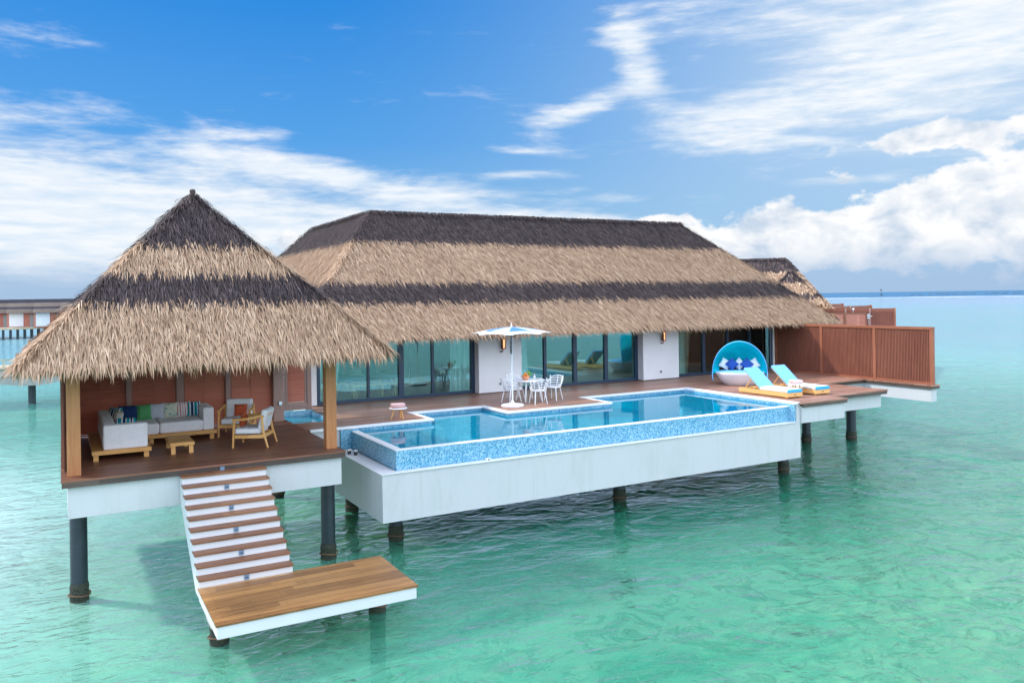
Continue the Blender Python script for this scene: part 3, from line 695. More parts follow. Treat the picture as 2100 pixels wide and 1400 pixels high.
# foot basin
fb = thing('foot_basin', 'shallow blue tiled foot bath beside the pavilion corner post', 'basin', (5.6, 21.4, 2.2))
mb = MB(); mb.box(5.06, 6.2, 20.26, 22.72, 2.1, 2.16); mb.box(5.06, 6.2, 22.64, 22.72, 2.16, 2.34); mb.box(6.14, 6.2, 20.26, 22.64, 2.16, 2.30); mb.box(5.06, 5.1, 20.26, 22.64, 2.16, 2.30)
mb.build('tiles', 'mosaic_pale', fb, world=True)
struct(MB().add([(5.1, 20.26, 2.2), (6.14, 20.26, 2.2), (6.14, 22.64, 2.2), (5.1, 22.64, 2.2)], [(0, 1, 2, 3)]).build('basin_water', 'pool_surface'))
# ================================================================== VILLA
vl = thing('overwater_villa', 'main villa with long banded thatched hip roof and glass doors', 'villa', (15.7, 26, D))
EZ = 4.33; ya, yb = 21.68, 31.5; xa, xb = 5.5, 27.1; RZ = 8.38
r1, r2, r3 = (9.3, 26.6, RZ), (23.3, 26.6, RZ+.04), (9.3, 33.9, RZ)
A, B, Cc, Dd = (xa, ya, EZ), (xb, ya, EZ), (xb, yb, EZ), (13.1, 38, EZ)
Lb = (xa, 38, EZ)
rs = MB()
slab(rs, (A, B, r2, r1), .09); slab(rs, (B, Cc, r2), .09); slab(rs, (Cc, (xa+.2, yb, EZ), r1, r2), .09); slab(rs, (Lb, A, r1, r3), .09); slab(rs, (Dd, Lb, r3), .09); slab(rs, ((13.1, 31.4, EZ), Dd, r3, (9.3, 30.5, RZ-.02)), .09)
vroof = rs.build('roof', 'soffit', vl, world=True)
def vdark(z): return (z > 7.38) | ((z < 6.0) & (z > 5.36))
thatch('thatch', [(A, B, r2, r1), (B, Cc, r2, r2), (Lb, A, r1, r3)], vdark, vroof, .034, .072, .36, .026,
       eave_edges=[(A, B, (0, -1, 0)), (B, Cc, (1, 0, 0)), (Lb, A, (-1, 0, 0))], hips=[(r1, A), (r2, B), (r2, Cc), (r3, Lb)], ridges=[(r1, r2), (r1, r3)], fringe=.25, off=vl.location, slant=.10)
mb = MB()
for (x0, x1, y0) in ((6.2, 6.47, 23.2), (11.64, 13.22, 22.98), (18.27, 19.93, 22.98), (25.08, 25.34, 23.2)): mb.box(x0, x1, y0, 23.44, D+.02, 4.75)
for (x0, x1) in ((6.47, 11.64), (13.22, 18.27), (19.93, 25.08)): mb.box(x0, x1, 23.24, 23.42, 4.42, 4.75)
mb.build('front_wall', 'villa_wall', vl, world=True, bevel=.008)
mb = MB(); mb.box(6.2, 6.4, 23.44, 30, D-.3, 4.75); mb.box(25.14, 25.34, 23.44, 30, D-.3, 4.75); mb.box(6.4, 25.14, 27.6, 27.8, D-.3, 4.75)
mb.box(12.3, 12.5, 23.44, 27.6, D, 4.75); mb.box(19.05, 19.25, 23.44, 27.6, D, 4.75)
mb.build('room_wall', 'room_wall', vl, world=True)
MB().box(6.4, 25.14, 23.3, 27.6, D-.2, D+.012).build('room_floor', 'room_floor', vl, world=True)
MB().box(6.2, 25.34, 23.2, 30, 4.76, 4.86).build('ceiling', 'room_wall', vl, world=True)
for a, b in ((11.66, 13.2), (18.29, 19.91)): MB().box(a, b, 22.965, 22.979, D+.001, D+.03).build('skirting', 'fascia_wood', vl, world=True)
def glazing(x0, x1, mulls, label):
    mb = MB(); y0, y1 = 23.27, 23.36
    mb.box(x0, x1, y0, y1, D+.013, D+.11); mb.box(x0, x1, y0, y1, 4.3, 4.42)
    mb.box(x0, x0+.09, y0, y1, D+.11, 4.3); mb.box(x1-.12, x1, y0, y1, D+.11, 4.3)
    for (a, b) in mulls: mb.box(a, b, y0-.01, y1, D+.11, 4.3)
    fr = mb.build('sliding_door', 'frame_metal', vl, world=True)
    if label: fr['label'] = label
    edges = [x0+.09]+[v for ab in mulls for v in ab]+[x1-.12]
    for i in range(0, len(edges), 2):
        MB().box(edges[i], edges[i+1], 23.31, 23.322, D+.11, 4.3).build('pane', 'window_glass', fr, world=True)
    MB().box(mulls[1][0]-.0, mulls[1][0]+.03, y0-.035, y0-.0101, 3.1, 3.4).build('handle', 'dark_metal', fr, world=True)
glazing(6.5, 11.64, [(8.03, 8.1), (9.03, 9.2), (10.13, 10.21)], None)
glazing(13.22, 18.25, [(14.26, 14.36), (15.45, 15.6), (16.77, 16.92)], None)
glazing(19.93, 25.08, [(21.35, 21.5), (22.6, 22.72), (23.8, 23.9)], None)
def curtain(x0, x1, x1b, y=23.40, n=40):
    mb = MB(); vs = []; fs = []; rows = 12
    for j in range(rows+1):
        q = j/rows; z = D+.03+(4.28-D)*q; xe = x1b+(x1-x1b)*(q**.7)
        for i in range(n+1):
            u = i/n; vs.append((x0+(xe-x0)*u, y+.03*math.sin(u*(x1-x0)*38), z))
    for j in range(rows):
        for i in range(n): a = j*(n+1)+i; fs.append((a, a+1, a+n+2, a+n+1))
    mb.add(vs, fs); return mb.build('curtain', 'sheer', vl, world=True, smooth=True)
curtain(6.62, 7.35, 6.95); curtain(11.5, 10.85, 10.8); curtain(13.32, 13.62, 13.75); curtain(20.05, 20.6, 20.6); curtain(24.95, 24.3, 24.3)
for x in (12.48, 19.13):
    mb = MB(); mb.lathe([(0, 0), (.055, 0), (.055, .02), (0, .02)], 12, (x-.05, 22.9, 3.68), mi=0); mb.tube([(x-.05, 22.97, 3.67), (x-.05, 22.88, 3.67), (x-.01, 22.86, 3.76)], .018, 6, 0)
    mb.lathe([(.06, .0), (.075, .02), (.08, .34), (.06, .36), (0, .36)], 12, (x, 22.86, 3.76), mi=0, a0=-55, a1=235)
    o = mb.build('wall_lamp', 'rust', vl, world=True)
    MB().lathe([(0, .02), (.045, .03), (.05, .3), (0, .31)], 10, (x, 22.86, 3.77)).build('bulb', 'lamp_glow', o, world=True, smooth=True)
    mb = MB(); mb.box(x-.11, x-.03, 22.955, 22.979, 2.6, 2.68, 0); mb.box(x-.095, x-.045, 22.948, 22.9549, 2.615, 2.665, 1); mb.build('socket_box', ['steel', 'dark_metal'], vl, world=True)
# entrance door
ed = thing('louvred_door', 'brown louvred door behind the blue foot bath', 'door', (5.8, 22.8, D))
mb = MB(); louvre(mb, 5.47, 6.06, 22.8, D+.16, 4.5, .055, .05, 0, 1, False); mb.build('leaf', ['redwood', 'greywood'], ed, world=True)
mb = MB(); mb.box(5.06, 5.46, 22.76, 22.86, D+.0, 4.5); mb.box(6.07, 6.19, 22.75, 22.86, D+.0, 4.5); mb.box(5.46, 6.07, 22.76, 22.86, D, D+.15); mb.build('frame', 'greywood', ed, world=True)
MB().lathe([(0, 0), (.018, .005), (.02, .02), (0, .035)], 10, T=TR((5.42, 22.76, 3.3), rx=90)).build('knob', 'steel', ed, world=True)
# ================================================================== FENCES
def fence(x, posts, z0, z1, label, name='privacy_fence'):
    t = thing(name, label, 'fence', (x, posts[0], z0))
    for y in posts: MB().box(x-.055, x+.055, y-.055, y+.055, z0, z1).build('post', 'redwood_post', t, world=True, bevel=.005)
    for a, b in zip(posts[:-1], posts[1:]):
        lo, hi = min(a, b)+.055, max(a, b)-.055
        mb = MB(); mb.box(x-.0, x+.02, lo, hi, z0+.07, z1-.05, 0)
        y = lo+.01
        while y < hi-.03: mb.box(x-.03, x-.0005, y, y+.036, z0+.07, z1-.05, 0); y += .056
        mb.build('batten_panel', 'redwood_v', t, world=True)
    lo, hi = min(posts), max(posts)
    mb = MB(); mb.box(x-.062, x+.062, lo-.058, hi+.058, z1-.052, z1+.04); mb.build('top_rail', 'redwood_post', t, world=True)
    mb = MB()
    for a, b in zip(posts[:-1], posts[1:]): mb.box(x-.04, x+.04, min(a, b)+.056, max(a, b)-.056, z0+.005, z0+.068)
    mb.build('bottom_rail', 'redwood_post', t, world=True); return t
fence(25.0, [22.98, 20.76, 18.49, 16.36], D, 4.2, 'tall brown slatted privacy fence beside the daybed and loungers')
def far_fence(P, Q, z0, z1, label, posts=2, mat='redwood_v'):
    P, Q = Vector(P), Vector(Q); v = Q-P; L = v.length; a = math.atan2(v.y, v.x)
    t = thing('privacy_fence', label, 'fence', (P.x, P.y, z0), a, 'privacy fences of the villas beyond')
    MB().box(0, L, -.03, .03, 0, z1-z0).build('panel', mat, t)
    mb = MB()
    x = .05
    while x < L-.1: mb.box(x, x+.06, -.055, -.031, .05, z1-z0-.06); x += .12
    mb.build('battens', 'redwood_v', t)
    for k in range(posts):
        x = L*(k+1)/posts; MB().box(x-.12, x+.002, -.14, .12, 0, z1-z0+.03).build('post', 'redwood_post' if k == posts-1 else 'greywood', t)
    return t, a
far_fence((49.4, 40.9), (52.15, 36.85), D-.3, 4.24, 'dark red fence rising just above the near privacy fence', 3)
far_fence((55.9, 45.9), (63.3, 47.2), D-.3, 4.24, 'low strip of fence second beyond the near privacy fence', 2)
far_fence((64.5, 54.5), (68.2, 54.0), D-.3, 4.3, 'tiny farthest fence end next to the far thatched roof', 1)
# shower screen
ss = thing('shower_screen', 'louvred timber screen with taps beyond the near privacy fence', 'screen', (37.1, 30.8, D), math.atan2(29.55-30.8, 39.35-37.1))
for (a, b) in ((.02, 1.25), (1.31, 2.5)):
    mb = MB(); louvre(mb, a, b, 0, .05, 1.92, .06, .07, 0, 1, False); mb.build('louvre_panel', ['redwood', 'redwood_post'], ss)
for x in (-.55, -.25, 0): MB().box(x-.09, x+.05, -.06, .06, 0, 2.02+.06*(x < 0)).build('post', 'redwood_post', ss)
mb = MB()
for z in (1.62, 1.72, 1.82): mb.tube([(2.52, -.05, z), (2.66, -.05, z)], .03, 8)
mb.tube([(2.6, -.05, 1.3), (2.6, -.05, 1.86)], .012, 6); mb.tube([(2.515, -.05, 1.72), (2.8, -.05, 1.72)], .02, 6); mb.build('taps', 'steel', ss)
mb = MB(); mb.tube([(1.9, .3, 1.0), (1.9, .3, 2.2)], .012, 6); mb.lathe([(.02, 2.2), (.09, 2.1), (0, 2.1)], 12, (1.9, .3, 0)); mb.build('shower_head', 'steel', ss)
nd = thing('neighbour_deck', 'timber deck of the second villa hidden behind the near privacy fence', 'deck', (45, 38, D-.3))
MB().prism([(36, 29.5), (40, 29.0), (53, 36.5), (60, 52), (46, 58), (36, 38)], D-.45, D-.3).build('boards', 'deck_wood', nd, world=True)
for (x, y) in ((38, 31), (44, 34), (51, 38), (57, 50), (47, 55), (38, 37)): MB().lathe([(0, -2), (.16, -2), (.16, D-.45), (0, D-.45)], 12, (x, y, 0)).build('leg', 'pile_coat', nd, world=True)
# ---- second villa
a2 = R_(-47.4); ux, uy = Vector((math.cos(a2), math.sin(a2), 0)), Vector((-math.sin(a2), math.cos(a2), 0))
o2 = Vector((50.7, 45.5, 0))
v2 = thing('thatched_villa', 'second thatched villa seen just right of the main roof', 'villa', (50.7, 45.5, D-.3))
def L2(x, y, z): p = o2+ux*x+uy*y; return (p.x, p.y, z)
R2, R1 = L2(0, 0, 8.15), L2(-9, 0, 8.15); e = 4.2
k1, k2, k3, k4 = L2(-12.2, -3.9, e), L2(3.2, -3.9, e), L2(3.2, 3.9, e), L2(-12.2, 3.9, e)
rs = MB(); slab(rs, (k1, k2, R2, R1)); slab(rs, (k2, k3, R2)); slab(rs, (k3, k4, R1, R2)); slab(rs, (k4, k1, R1)); v2r = rs.build('roof', 'soffit', v2, world=True)
n2_ = tuple(-uy); n3_ = tuple(ux)
thatch('thatch', [(k1, k2, R2, R1), (k2, k3, R2, R2)], lambda z: (z > 7.2) | ((z < 5.75) & (z > 5.25)), v2r, .10, .14, .45, .10, eave_edges=[(k1, k2, n2_), (k2, k3, n3_)], hips=[(R2, k2), (R2, k3)], ridges=[(R1, R2)], fringe=.4, off=v2.location)
cp = L2(-1.2, -4.3, 0); ca = (46.0+.1, 40.7+.2, 7.03); hx = 2.3; ce = 4.7
q1, q2, q3, q4 = [tuple(Vector((ca[0], ca[1], ce))+ux*a*hx+uy*b*hx) for a, b in ((-1, -1), (1, -1), (1, 1), (-1, 1))]
rs = MB(); slab(rs, (q1, q2, ca), .1); slab(rs, (q2, q3, ca), .1); slab(rs, (q4, q1, ca), .1); slab(rs, (q3, q4, ca), .1); cn = rs.build('porch_roof', 'soffit', v2, world=True)
thatch('thatch', [(q1, q2, ca, ca), (q2, q3, ca, ca), (q4, q1, ca, ca)], lambda z: (z > 6.25) | ((z < 5.45) & (z > 5.15)), cn, .10, .14, .4, .10, eave_edges=[(q1, q2, n2_)], hips=[(ca, q1), (ca, q2)], fringe=.3, off=v2.location)
mb = MB(); mb.prism([L2(-11, -2.6, 0)[:2], L2(2, -2.6, 0)[:2], L2(2, 2.6, 0)[:2], L2(-11, 2.6, 0)[:2]], D-.3, 4.5); mb.build('wall', 'white_render', v2, world=True)
for (a, b) in ((-1.9, -1.9), (1.9, -1.9), (-1.9, 1.5), (1.9, 1.5)):
    p = Vector((ca[0], ca[1], 0))+ux*a+uy*b; MB().box(p.x-.1, p.x+.1, p.y-.1, p.y+.1, D-.3, 4.8).build('porch_post', 'post_wood', v2, world=True)
# ================================================================== FAR LEFT ROW
gl_ = 'thatched villas along the far boardwalk'
labs = ['far villa at the left edge of the picture', 'far villa second from the left edge', 'far villa third from the left edge', 'far villa partly hidden by the pavilion roof edge', 'far villa just behind the pavilion roof']
for i, px in enumerate((-13, -9.2, -5.4, -1.6, 2.2)):
    y = 160.5-i*2.1; L = 4.6
    t = thing('thatched_villa', labs[i], 'villa', (px, y, 0), 0, gl_)
    for (z0, z1, i0, i1, mt) in ((4.1, 4.75, 0, .75, 'far_roof_tan'), (4.75, 5.1, .75, 1.15, 'far_roof_dark'), (5.1, 5.75, 1.15, 1.85, 'far_roof_tan'), (5.75, 6.35, 1.85, 2.4, 'far_roof_dark')):
        mb = MB(); a = [(-L/2+i0*.12, -2.4+i0, z0), (L/2-i0*.12, -2.4+i0, z0), (L/2-i0*.12, 2.4-i0, z0), (-L/2+i0*.12, 2.4-i0, z0)]
        b = [(-L/2+i1*.12, -2.4+i1, z1), (L/2-i1*.12, -2.4+i1, z1), (L/2-i1*.12, 2.4-min(i1, 2.39), z1), (-L/2+i1*.12, 2.4-min(i1, 2.39), z1)]
        mb.add(a+b, [(0, 1, 5, 4), (1, 2, 6, 5), (2, 3, 7, 6), (3, 0, 4, 7), (4, 5, 6, 7), (3, 2, 1, 0)]); mb.build('roof', mt, t)
    MB().box(-L/2+.1, L/2-.1, -1.5, 1.6, 1.7, 4.1).build('wall', 'redwood', t)
    MB().box(-1.9, .1, -1.62, -1.501, 1.9, 4.09).build('white_panel', 'white_render', t)
    MB().box(1.0, 1.9, -1.6, -1.501, 1.7, 3.9).build('door', 'concrete', t)
bw = thing('far_boardwalk', 'distant boardwalk on many dark piles in front of the far villas', 'boardwalk', (-5, 155, 2))
P0, P1 = Vector((-14, 146, 0)), Vector((6, 161, 0)); dv = (P1-P0).normalized(); nv = Vector((-dv.y, dv.x, 0)); LL = (P1-P0).length
mb = MB(); mb.prism([(P0-nv*1.0)[:2], (P1-nv*1.0)[:2], (P1+nv*6)[:2], (P0+nv*6)[:2]], 1.5, 1.8); mb.build('deck', 'old_timber', bw, world=True)
k = 0
while k*1.2 < LL:
    for off in (-.6, 3.0):
        p = P0+dv*(k*1.2)+nv*off; MB().lathe([(0, -2), (.17, -2), (.17, 1.5), (0, 1.5)], 8, (p.x, p.y, 0)).build('pile', 'pile_coat', bw, world=True)
    k += 1
# near boardwalk at the left edge
jb = thing('boardwalk', 'weathered wooden boardwalk glimpsed left of the pavilion', 'boardwalk', (-1.4, 51.4, 2))
MB().box(-16, 10, 50.4, 52.6, 2.02, 2.12).build('deck', 'old_timber', jb, world=True)
MB().box(-16, 10, 50.5, 50.75, 1.62, 2.019).build('side_beam', 'concrete', jb, world=True)
mb = MB(); mb.box(-16, 10, 50.45, 50.52, 2.48, 2.54)
x = -16
while x < 10: mb.box(x, x+.08, 50.45, 50.53, 2.121, 2.479); x += 1.9
mb.build('railing', 'old_timber', jb, world=True)
for x in (-8.4, -1.41, 5.6):
    MB().add([(x-2.3, 50.6, 1.61), (x+2.3, 50.6, 1.61), (x+2.3, 50.6, 1.35), (x+.5, 50.6, 1.08), (x-.5, 50.6, 1.08), (x-2.3, 50.6, 1.35)]+[(x-2.3, 52, 1.61), (x+2.3, 52, 1.61), (x+2.3, 52, 1.35), (x+.5, 52, 1.08), (x-.5, 52, 1.08), (x-2.3, 52, 1.35)],
             [(0, 1, 2, 3, 4, 5), (11, 10, 9, 8, 7, 6), (0, 6, 7, 1), (1, 7, 8, 2), (2, 8, 9, 3), (3, 9, 10, 4), (4, 10, 11, 5), (5, 11, 6, 0)]).build('haunch', 'concrete', jb, world=True)
    MB().lathe([(0, -2), (.19, -2), (.19, 1.08), (0, 1.08)], 16, (x, 51.5, 0)).build('pile', 'pile_coat', jb, world=True)
# far marker and rocks
t = thing('channel_marker', 'thin channel marker pole standing on the far reef line', 'marker', (1080, 787, 0))
MB().lathe([(0, 0), (.35, 0), (.25, 10), (0, 10)], 8).build('pole', 'boat_hull', t); MB().box(-1.5, 1.5, -1.5, 1.5, -1, 1.6).build('base', 'boat_hull', t); MB().box(-.9, .9, -.9, .9, 7.5, 9).build('topmark', 'boat_hull', t)
mb = MB()
for k in range(30):
    x, y = 1310+k*6+rng.normal(0, 5), 905-k*4+rng.normal(0, 6); r = rng.uniform(2, 6); mb.lathe([(r, -1), (r*.8, .5*rng.random()+.3), (0, .9)], 7, (x, y, 0))
struct(mb.build('reef', 'rock'), 'stuff')
# ================================================================== FURNITURE: sofa set
sf = thing('corner_sofa', 'pale grey L-shaped corner sofa on teak plinth in the pavilion', 'sofa', (1.6, 19.2, D))
mb = MB(); zt = D+.20
mb.box(.50, 1.56, 17.62, 19.12, D+.12, zt); mb.box(.50, 3.05, 19.12, 20.4, D+.12, zt)
mb.build('plinth', 'teak', sf, world=True, bevel=.006)
for (x, y) in ((.57, 17.72), (1.47, 17.72), (.57, 20.3), (2.95, 19.22), (2.95, 20.3), (1.7, 19.25)):
    MB().box(x-.045, x+.045, y-.045, y+.045, D, D+.119).build('leg', 'teak', sf, world=True)
def cush(name, x0, x1, y0, y1, z0, z1, mat, par, bev=.045):
    return MB().box(x0, x1, y0, y1, z0, z1).build(name, mat, par, world=True, bevel=bev)
cush('armrest', .70, 1.50, 17.68, 17.92, zt, D+.68, 'sofa_fabric', sf, .03)
cush('backrest', .70, .93, 17.925, 20.35, zt, D+.68, 'sofa_fabric', sf, .03)
cush('backrest', .935, 3.0, 20.12, 20.35, zt, D+.68, 'sofa_fabric', sf, .03)
cush('armrest', 2.77, 3.0, 19.2, 20.115, zt, D+.70, 'sofa_fabric', sf, .03)
cush('seat', .935, 1.50, 17.925, 19.17, zt, D+.44, 'sofa_fabric', sf)
cush('seat', .935, 1.86, 19.175, 20.115, zt, D+.44, 'sofa_fabric', sf)
cush('seat', 1.865, 2.765, 19.175, 20.115, zt, D+.44, 'sofa_fabric', sf)
gs = 'scatter cushions on the corner sofa'
def scatter(x, y, z, w_, h_, mat, label, rx=-16, rz=0, ry=0, t_=.14, group=gs, name='cushion'):
    o = MB().pillow(w_, h_, t_).build(name, mat, None, smooth=True, loc=(x, y, z)); o.rotation_euler = (R_(rx), R_(ry), R_(rz)); tag(o, label, 'cushion', group); return o
bz = D+.44+.17
scatter(1.31, 19.95, bz, .42, .36, 'navy', 'plain navy cushion on the sofa, left of the green one', rz=-3)
scatter(1.62, 19.93, bz, .34, .36, 'green_fabric', 'plain green cushion on the sofa', rz=4)
scatter(1.88, 19.96, bz, .36, .36, 'lattice', 'blue and white lattice cushion next to the green one', rz=-2)
scatter(2.17, 19.95, bz, .36, .36, 'floral', 'cream floral cushion in the middle of the long sofa back', rz=-6)
scatter(2.44, 19.95, bz, .34, .36, 'stripe_coral', 'coral and white striped cushion on the sofa', rz=3)
scatter(2.66, 19.93, bz, .32, .34, 'stripe_teal', 'teal and navy striped cushion against the right sofa arm', rz=-4)
scatter(1.02, 19.72, bz+.02, .36, .34, 'stripe_teal', 'teal and navy striped cushion in the sofa corner', rz=-50)
scatter(1.06, 19.40, bz, .32, .30, 'floral_warm', 'pale floral cushion leaning in front of the striped corner cushion', rz=-70)
o = MB().lathe([(0, -.2), (.07, -.19), (.085, -.17), (.085, .17), (.07, .19), (0, .2)], 16, T=TR(ry=90)).build('bolster', 'stripe_teal', None, smooth=True, loc=(1.2, 19.2, D+.44+.086)); o.rotation_euler.z = R_(-8)
tag(o, 'small round striped bolster lying on the sofa seat', 'cushion', gs)
ct = thing('coffee_table', 'low square teak coffee table in front of the sofa', 'table', (2.13, 18.05, D))
MB().box(-.23, .23, -.5, .5, .17, .235).build('top', 'teak', ct, bevel=.006)
for (x, y) in ((-.17, -.42), (.17, -.42), (-.17, .42), (.17, .42)): MB().box(x-.04, x+.04, y-.04, y+.04, 0, .169).build('leg', 'teak', ct)
def armchair(loc, rz, label):
    t = thing('armchair', label, 'armchair', loc, rz, 'teak framed armchairs on the lounge deck')   # faces -y
    w_ = .35
    for s in (-1, 1):
        MB().tube([(s*w_, -.33, 0), (s*(w_-.01), -.30, .58)], [.022, .028], 8).build('leg', 'teak', t)
        MB().tube([(s*w_, .40, 0), (s*(w_-.02), .30, .35), (s*(w_-.03), .27, .64)], [.02, .028, .024], 8).build('leg', 'teak', t)
        MB().tube([(s*(w_-.01), -.33, .58), (s*(w_+.005), -.05, .6), (s*(w_-.02), .27, .66)], [.03, .03, .026], 8).build('arm', 'teak', t)
    mb = MB(); mb.box(-w_, w_, -.33, -.28, .2, .27); mb.box(-w_, w_, .28, .33, .2, .27); mb.box(-w_-.02, -w_+.03, -.28, .28, .2, .27); mb.box(w_-.03, w_+.02, -.28, .28, .2, .27); mb.box(-w_+.03, w_-.03, -.28, .28, .22, .24)
    mb.build('seat_frame', 'teak', t, bevel=.004)
    MB().tube([(-w_+.03, .29, .64), (-.15, .35, .66), (.15, .35, .66), (w_-.03, .29, .64)], .022, 8).build('back_rail', 'teak', t)
    MB().box(-.30, .30, -.32, .24, .275, .40).build('seat_cushion', 'stripe_grey', t, bevel=.04)
    o = MB().box(-.30, .30, -.06, .07, -.02, .42, T=TR((0, .22, .38), rx=-14)).build('back_cushion', 'cushion_white', t, bevel=.05)
    return t
ac1 = armchair((3.58, 17.80, D), R_(-118), 'near teak armchair turned side-on, closest to the deck edge')
ac2 = dup(ac1, (3.55, 19.45, D), R_(-22), 'far teak armchair facing forward with orange cushion, beside the back wall')
scatter(3.64, 19.50, D+.55, .30, .28, 'orange_fabric', 'square orange cushion on the far armchair', rx=-14, rz=-22, group=None)
scatter(3.40, 17.9, D+.53, .26, .26, 'orange_fabric', 'orange cushion half hidden in the near armchair', rx=-14, rz=-118, group=None)
# ================================================================== dining set
dt = thing('dining_table', 'round white dining table beside the parasol', 'table', (12.15, 20.72, D))
MB().lathe([(0, .585), (.46, .585), (.475, .595), (.475, .612), (.46, .62), (0, .62)], 40).build('top', 'paint_white', dt, smooth=False)
for a in (45, 135, 225, 315):
    c_, s_ = math.cos(R_(a)), math.sin(R_(a)); MB().tube([(c_*.28, s_*.28, .585), (c_*.40, s_*.40, 0)], [.03, .018], 8).build('leg', 'paint_white', dt)
def dchair(loc, rz, label):
    t = thing('dining_chair', label, 'chair', loc, rz, 'white slatted chairs around the dining table')   # faces -y (front), back at +y
    MB().lathe([(0, .37), (.17, .365), (.215, .37), (.23, .385), (.215, .40), (.12, .385), (0, .38)], 24, sy=.95).build('seat', 'paint_white', t, smooth=True)
    for sx in (-1, 1):
        MB().tube([(sx*.15, -.15, .375), (sx*.21, -.21, 0)], [.018, .012], 8).build('leg', 'paint_white', t)
        MB().tube([(sx*.14, .14, .375), (sx*.19, .22, 0)], [.018, .012], 8).build('leg', 'paint_white', t)
    mb = MB()
    for k in range(5):
        z = .43+k*.07; sp_ = 200-k*22; r = .235+.012*k; pts = []
        for q in range(15):
            a = R_(90-sp_/2+sp_*q/14); pts.append((r*math.cos(a), r*math.sin(a)*.98+.01*k, z-.0009*k*abs(q-7)**2*.5))
        mb.tube(pts, .014, 6)
    for a in (-20, 8, 40, 90, 140, 172, 200):
        k1_ = 1 if a in (-20, 200) else (3 if a in (8, 172) else 4.2)
        mb.tube([(.21*math.cos(R_(a)), .20*math.sin(R_(a)), .38), ((.235+.012*k1_)*math.cos(R_(a)), (.235+.012*k1_)*math.sin(R_(a))*.98+.01*k1_, .43+k1_*.07)], .013, 6)
    mb.build('slatted_back', 'paint_white', t, smooth=True); return t
dc = dchair((12.0, 19.92, D), R_(170), 'white slatted chair nearest the pool, its back to the viewer')
dc['label'] = 'white slatted chair nearest the pool, its back to the viewer'
dup(dc, (12.83, 20.42, D), R_(-60), 'white slatted chair at the right of the round table')
dup(dc, (11.55, 20.72, D), R_(100), 'white slatted chair behind the parasol pole')
dup(dc, (12.05, 21.35, D), R_(-5), 'white slatted chair on the wall side of the round table')
fbw = thing('fruit_bowl', 'terracotta bowl of oranges with a yellow flower on the round table', 'fruit bowl', (12.02, 20.68, D+.62))
MB().lathe([(0, 0), (.06, 0), (.09, .04), (.135, .12), (.125, .12), (.08, .045), (0, .02)], 20).build('bowl', 'terracotta', fbw, smooth=True)
for (x, y, z) in ((-.06, -.02, .12), (.03, -.06, .12), (-.02, .05, .13), (.06, .03, .12), (-.01, -.01, .175)):
    MB().lathe([(0, -.045), (.032, -.032), (.045, 0), (.032, .032), (0, .045)], 12, (x, y, z)).build('orange', 'orange_peel', fbw, smooth=True)
mb = MB()
for k in range(8):
    a = R_(45*k); mb.add([(.05, 0, .2), (.05+.08*math.cos(a-.25), .08*math.sin(a-.25), .2+.02), (.05+.11*math.cos(a), .11*math.sin(a), .22), (.05+.08*math.cos(a+.25), .08*math.sin(a+.25), .22)], [(0, 1, 2, 3)])
mb.build('flower', 'yellow_petal', fbw)
mb = MB()
for k in range(14):
    p = Vector((.15, .02, .2))+Vector(rng.normal(0, .03, 3)); mb.lathe([(0, -.03), (.03, 0), (0, .03)], 6, p)
mb.build('grapes', 'leaf_green', fbw, smooth=True)
bt = thing('bottle', 'small white bottle with coral cap on the round table', 'bottle', (12.40, 20.80, D+.62))
MB().lathe([(0, 0), (.035, 0), (.035, .07), (.012, .11), (.012, .14), (0, .14)], 12).build('body', 'paint_white', bt, smooth=True); MB().lathe([(.014, .1401), (.014, .17), (0, .17)], 10).build('cap', 'terracotta', bt)
pt = MB().lathe([(0, .0), (.05, 0), (.1, .018), (.1, .024), (0, .008)], 20).build('plate', 'paint_white', None, smooth=True, loc=(12.50, 20.70, D+.621)); tag(pt, 'small white plate beside the bottle', 'plate')
# parasol
um = thing('parasol', 'white and blue parasol over the round dining table', 'parasol', (11.11, 19.86, D))
MB().lathe([(0, 0), (.32, 0), (.33, .03), (.31, .06), (.12, .085), (.05, .11), (.04, .16), (0, .16)], 36).build('base', 'paint_white', um, smooth=True)
MB().tube([(0, 0, .1), (0, 0, 2.26)], .022, 12).build('pole', 'paint_white', um)
zc, rc, nseg = 2.06, 1.16, 8
def canopy_pt(a, q): # q 0 centre..1 edge ; scallop
    seg = R_(360/nseg); ph = (a % seg)/seg; sc_ = 1-.13*math.sin(math.pi*ph)*q**2
    r = rc*q*sc_; return (r*math.cos(a), r*math.sin(a), zc+.18*(1-q**1.5)+.035*math.sin(math.pi*ph)*q*q)
off_a = R_(12)
def wedge(k, q0, q1, mat, name, dz=0):
    mb = MB(); vs = []; fs = []; na, nq = 8, 6
    for i in range(nq+1):
        for j in range(na+1):
            a = R_(360/nseg)*(k+j/na*.9999); x, y, z = canopy_pt(a, q0+(q1-q0)*i/nq); c_, s_ = math.cos(off_a), math.sin(off_a); vs.append((x*c_-y*s_, x*s_+y*c_, z+dz))
    for i in range(nq):
        for j in range(na): b = i*(na+1)+j; fs.append((b, b+na+1, b+na+2, b+1))
    mb.add(vs, fs); o = mb.build(name, mat, um, smooth=True); s_ = o.modifiers.new('t', 'SOLIDIFY'); s_.thickness = .006; return o
for k in range(nseg):
    wedge(k, .0, .70, 'parasol_blue' if k % 2 else 'parasol_pale', 'canopy_wedge'); wedge(k, .70, 1, 'paint_white', 'canopy_border')
mb = MB()
for k in range(nseg):
    a = R_(360/nseg*k)+off_a; x, y, z = rc*math.cos(a), rc*math.sin(a), zc-.012
    mb.tube([(0, 0, zc+.165), (x*.5, y*.5, zc+.10), (x, y, z)], .008, 5); mb.tube([(0, 0, zc-.12), (x*.42, y*.42, zc+.11)], .008, 5)
mb.build('ribs', 'dark_metal', um)
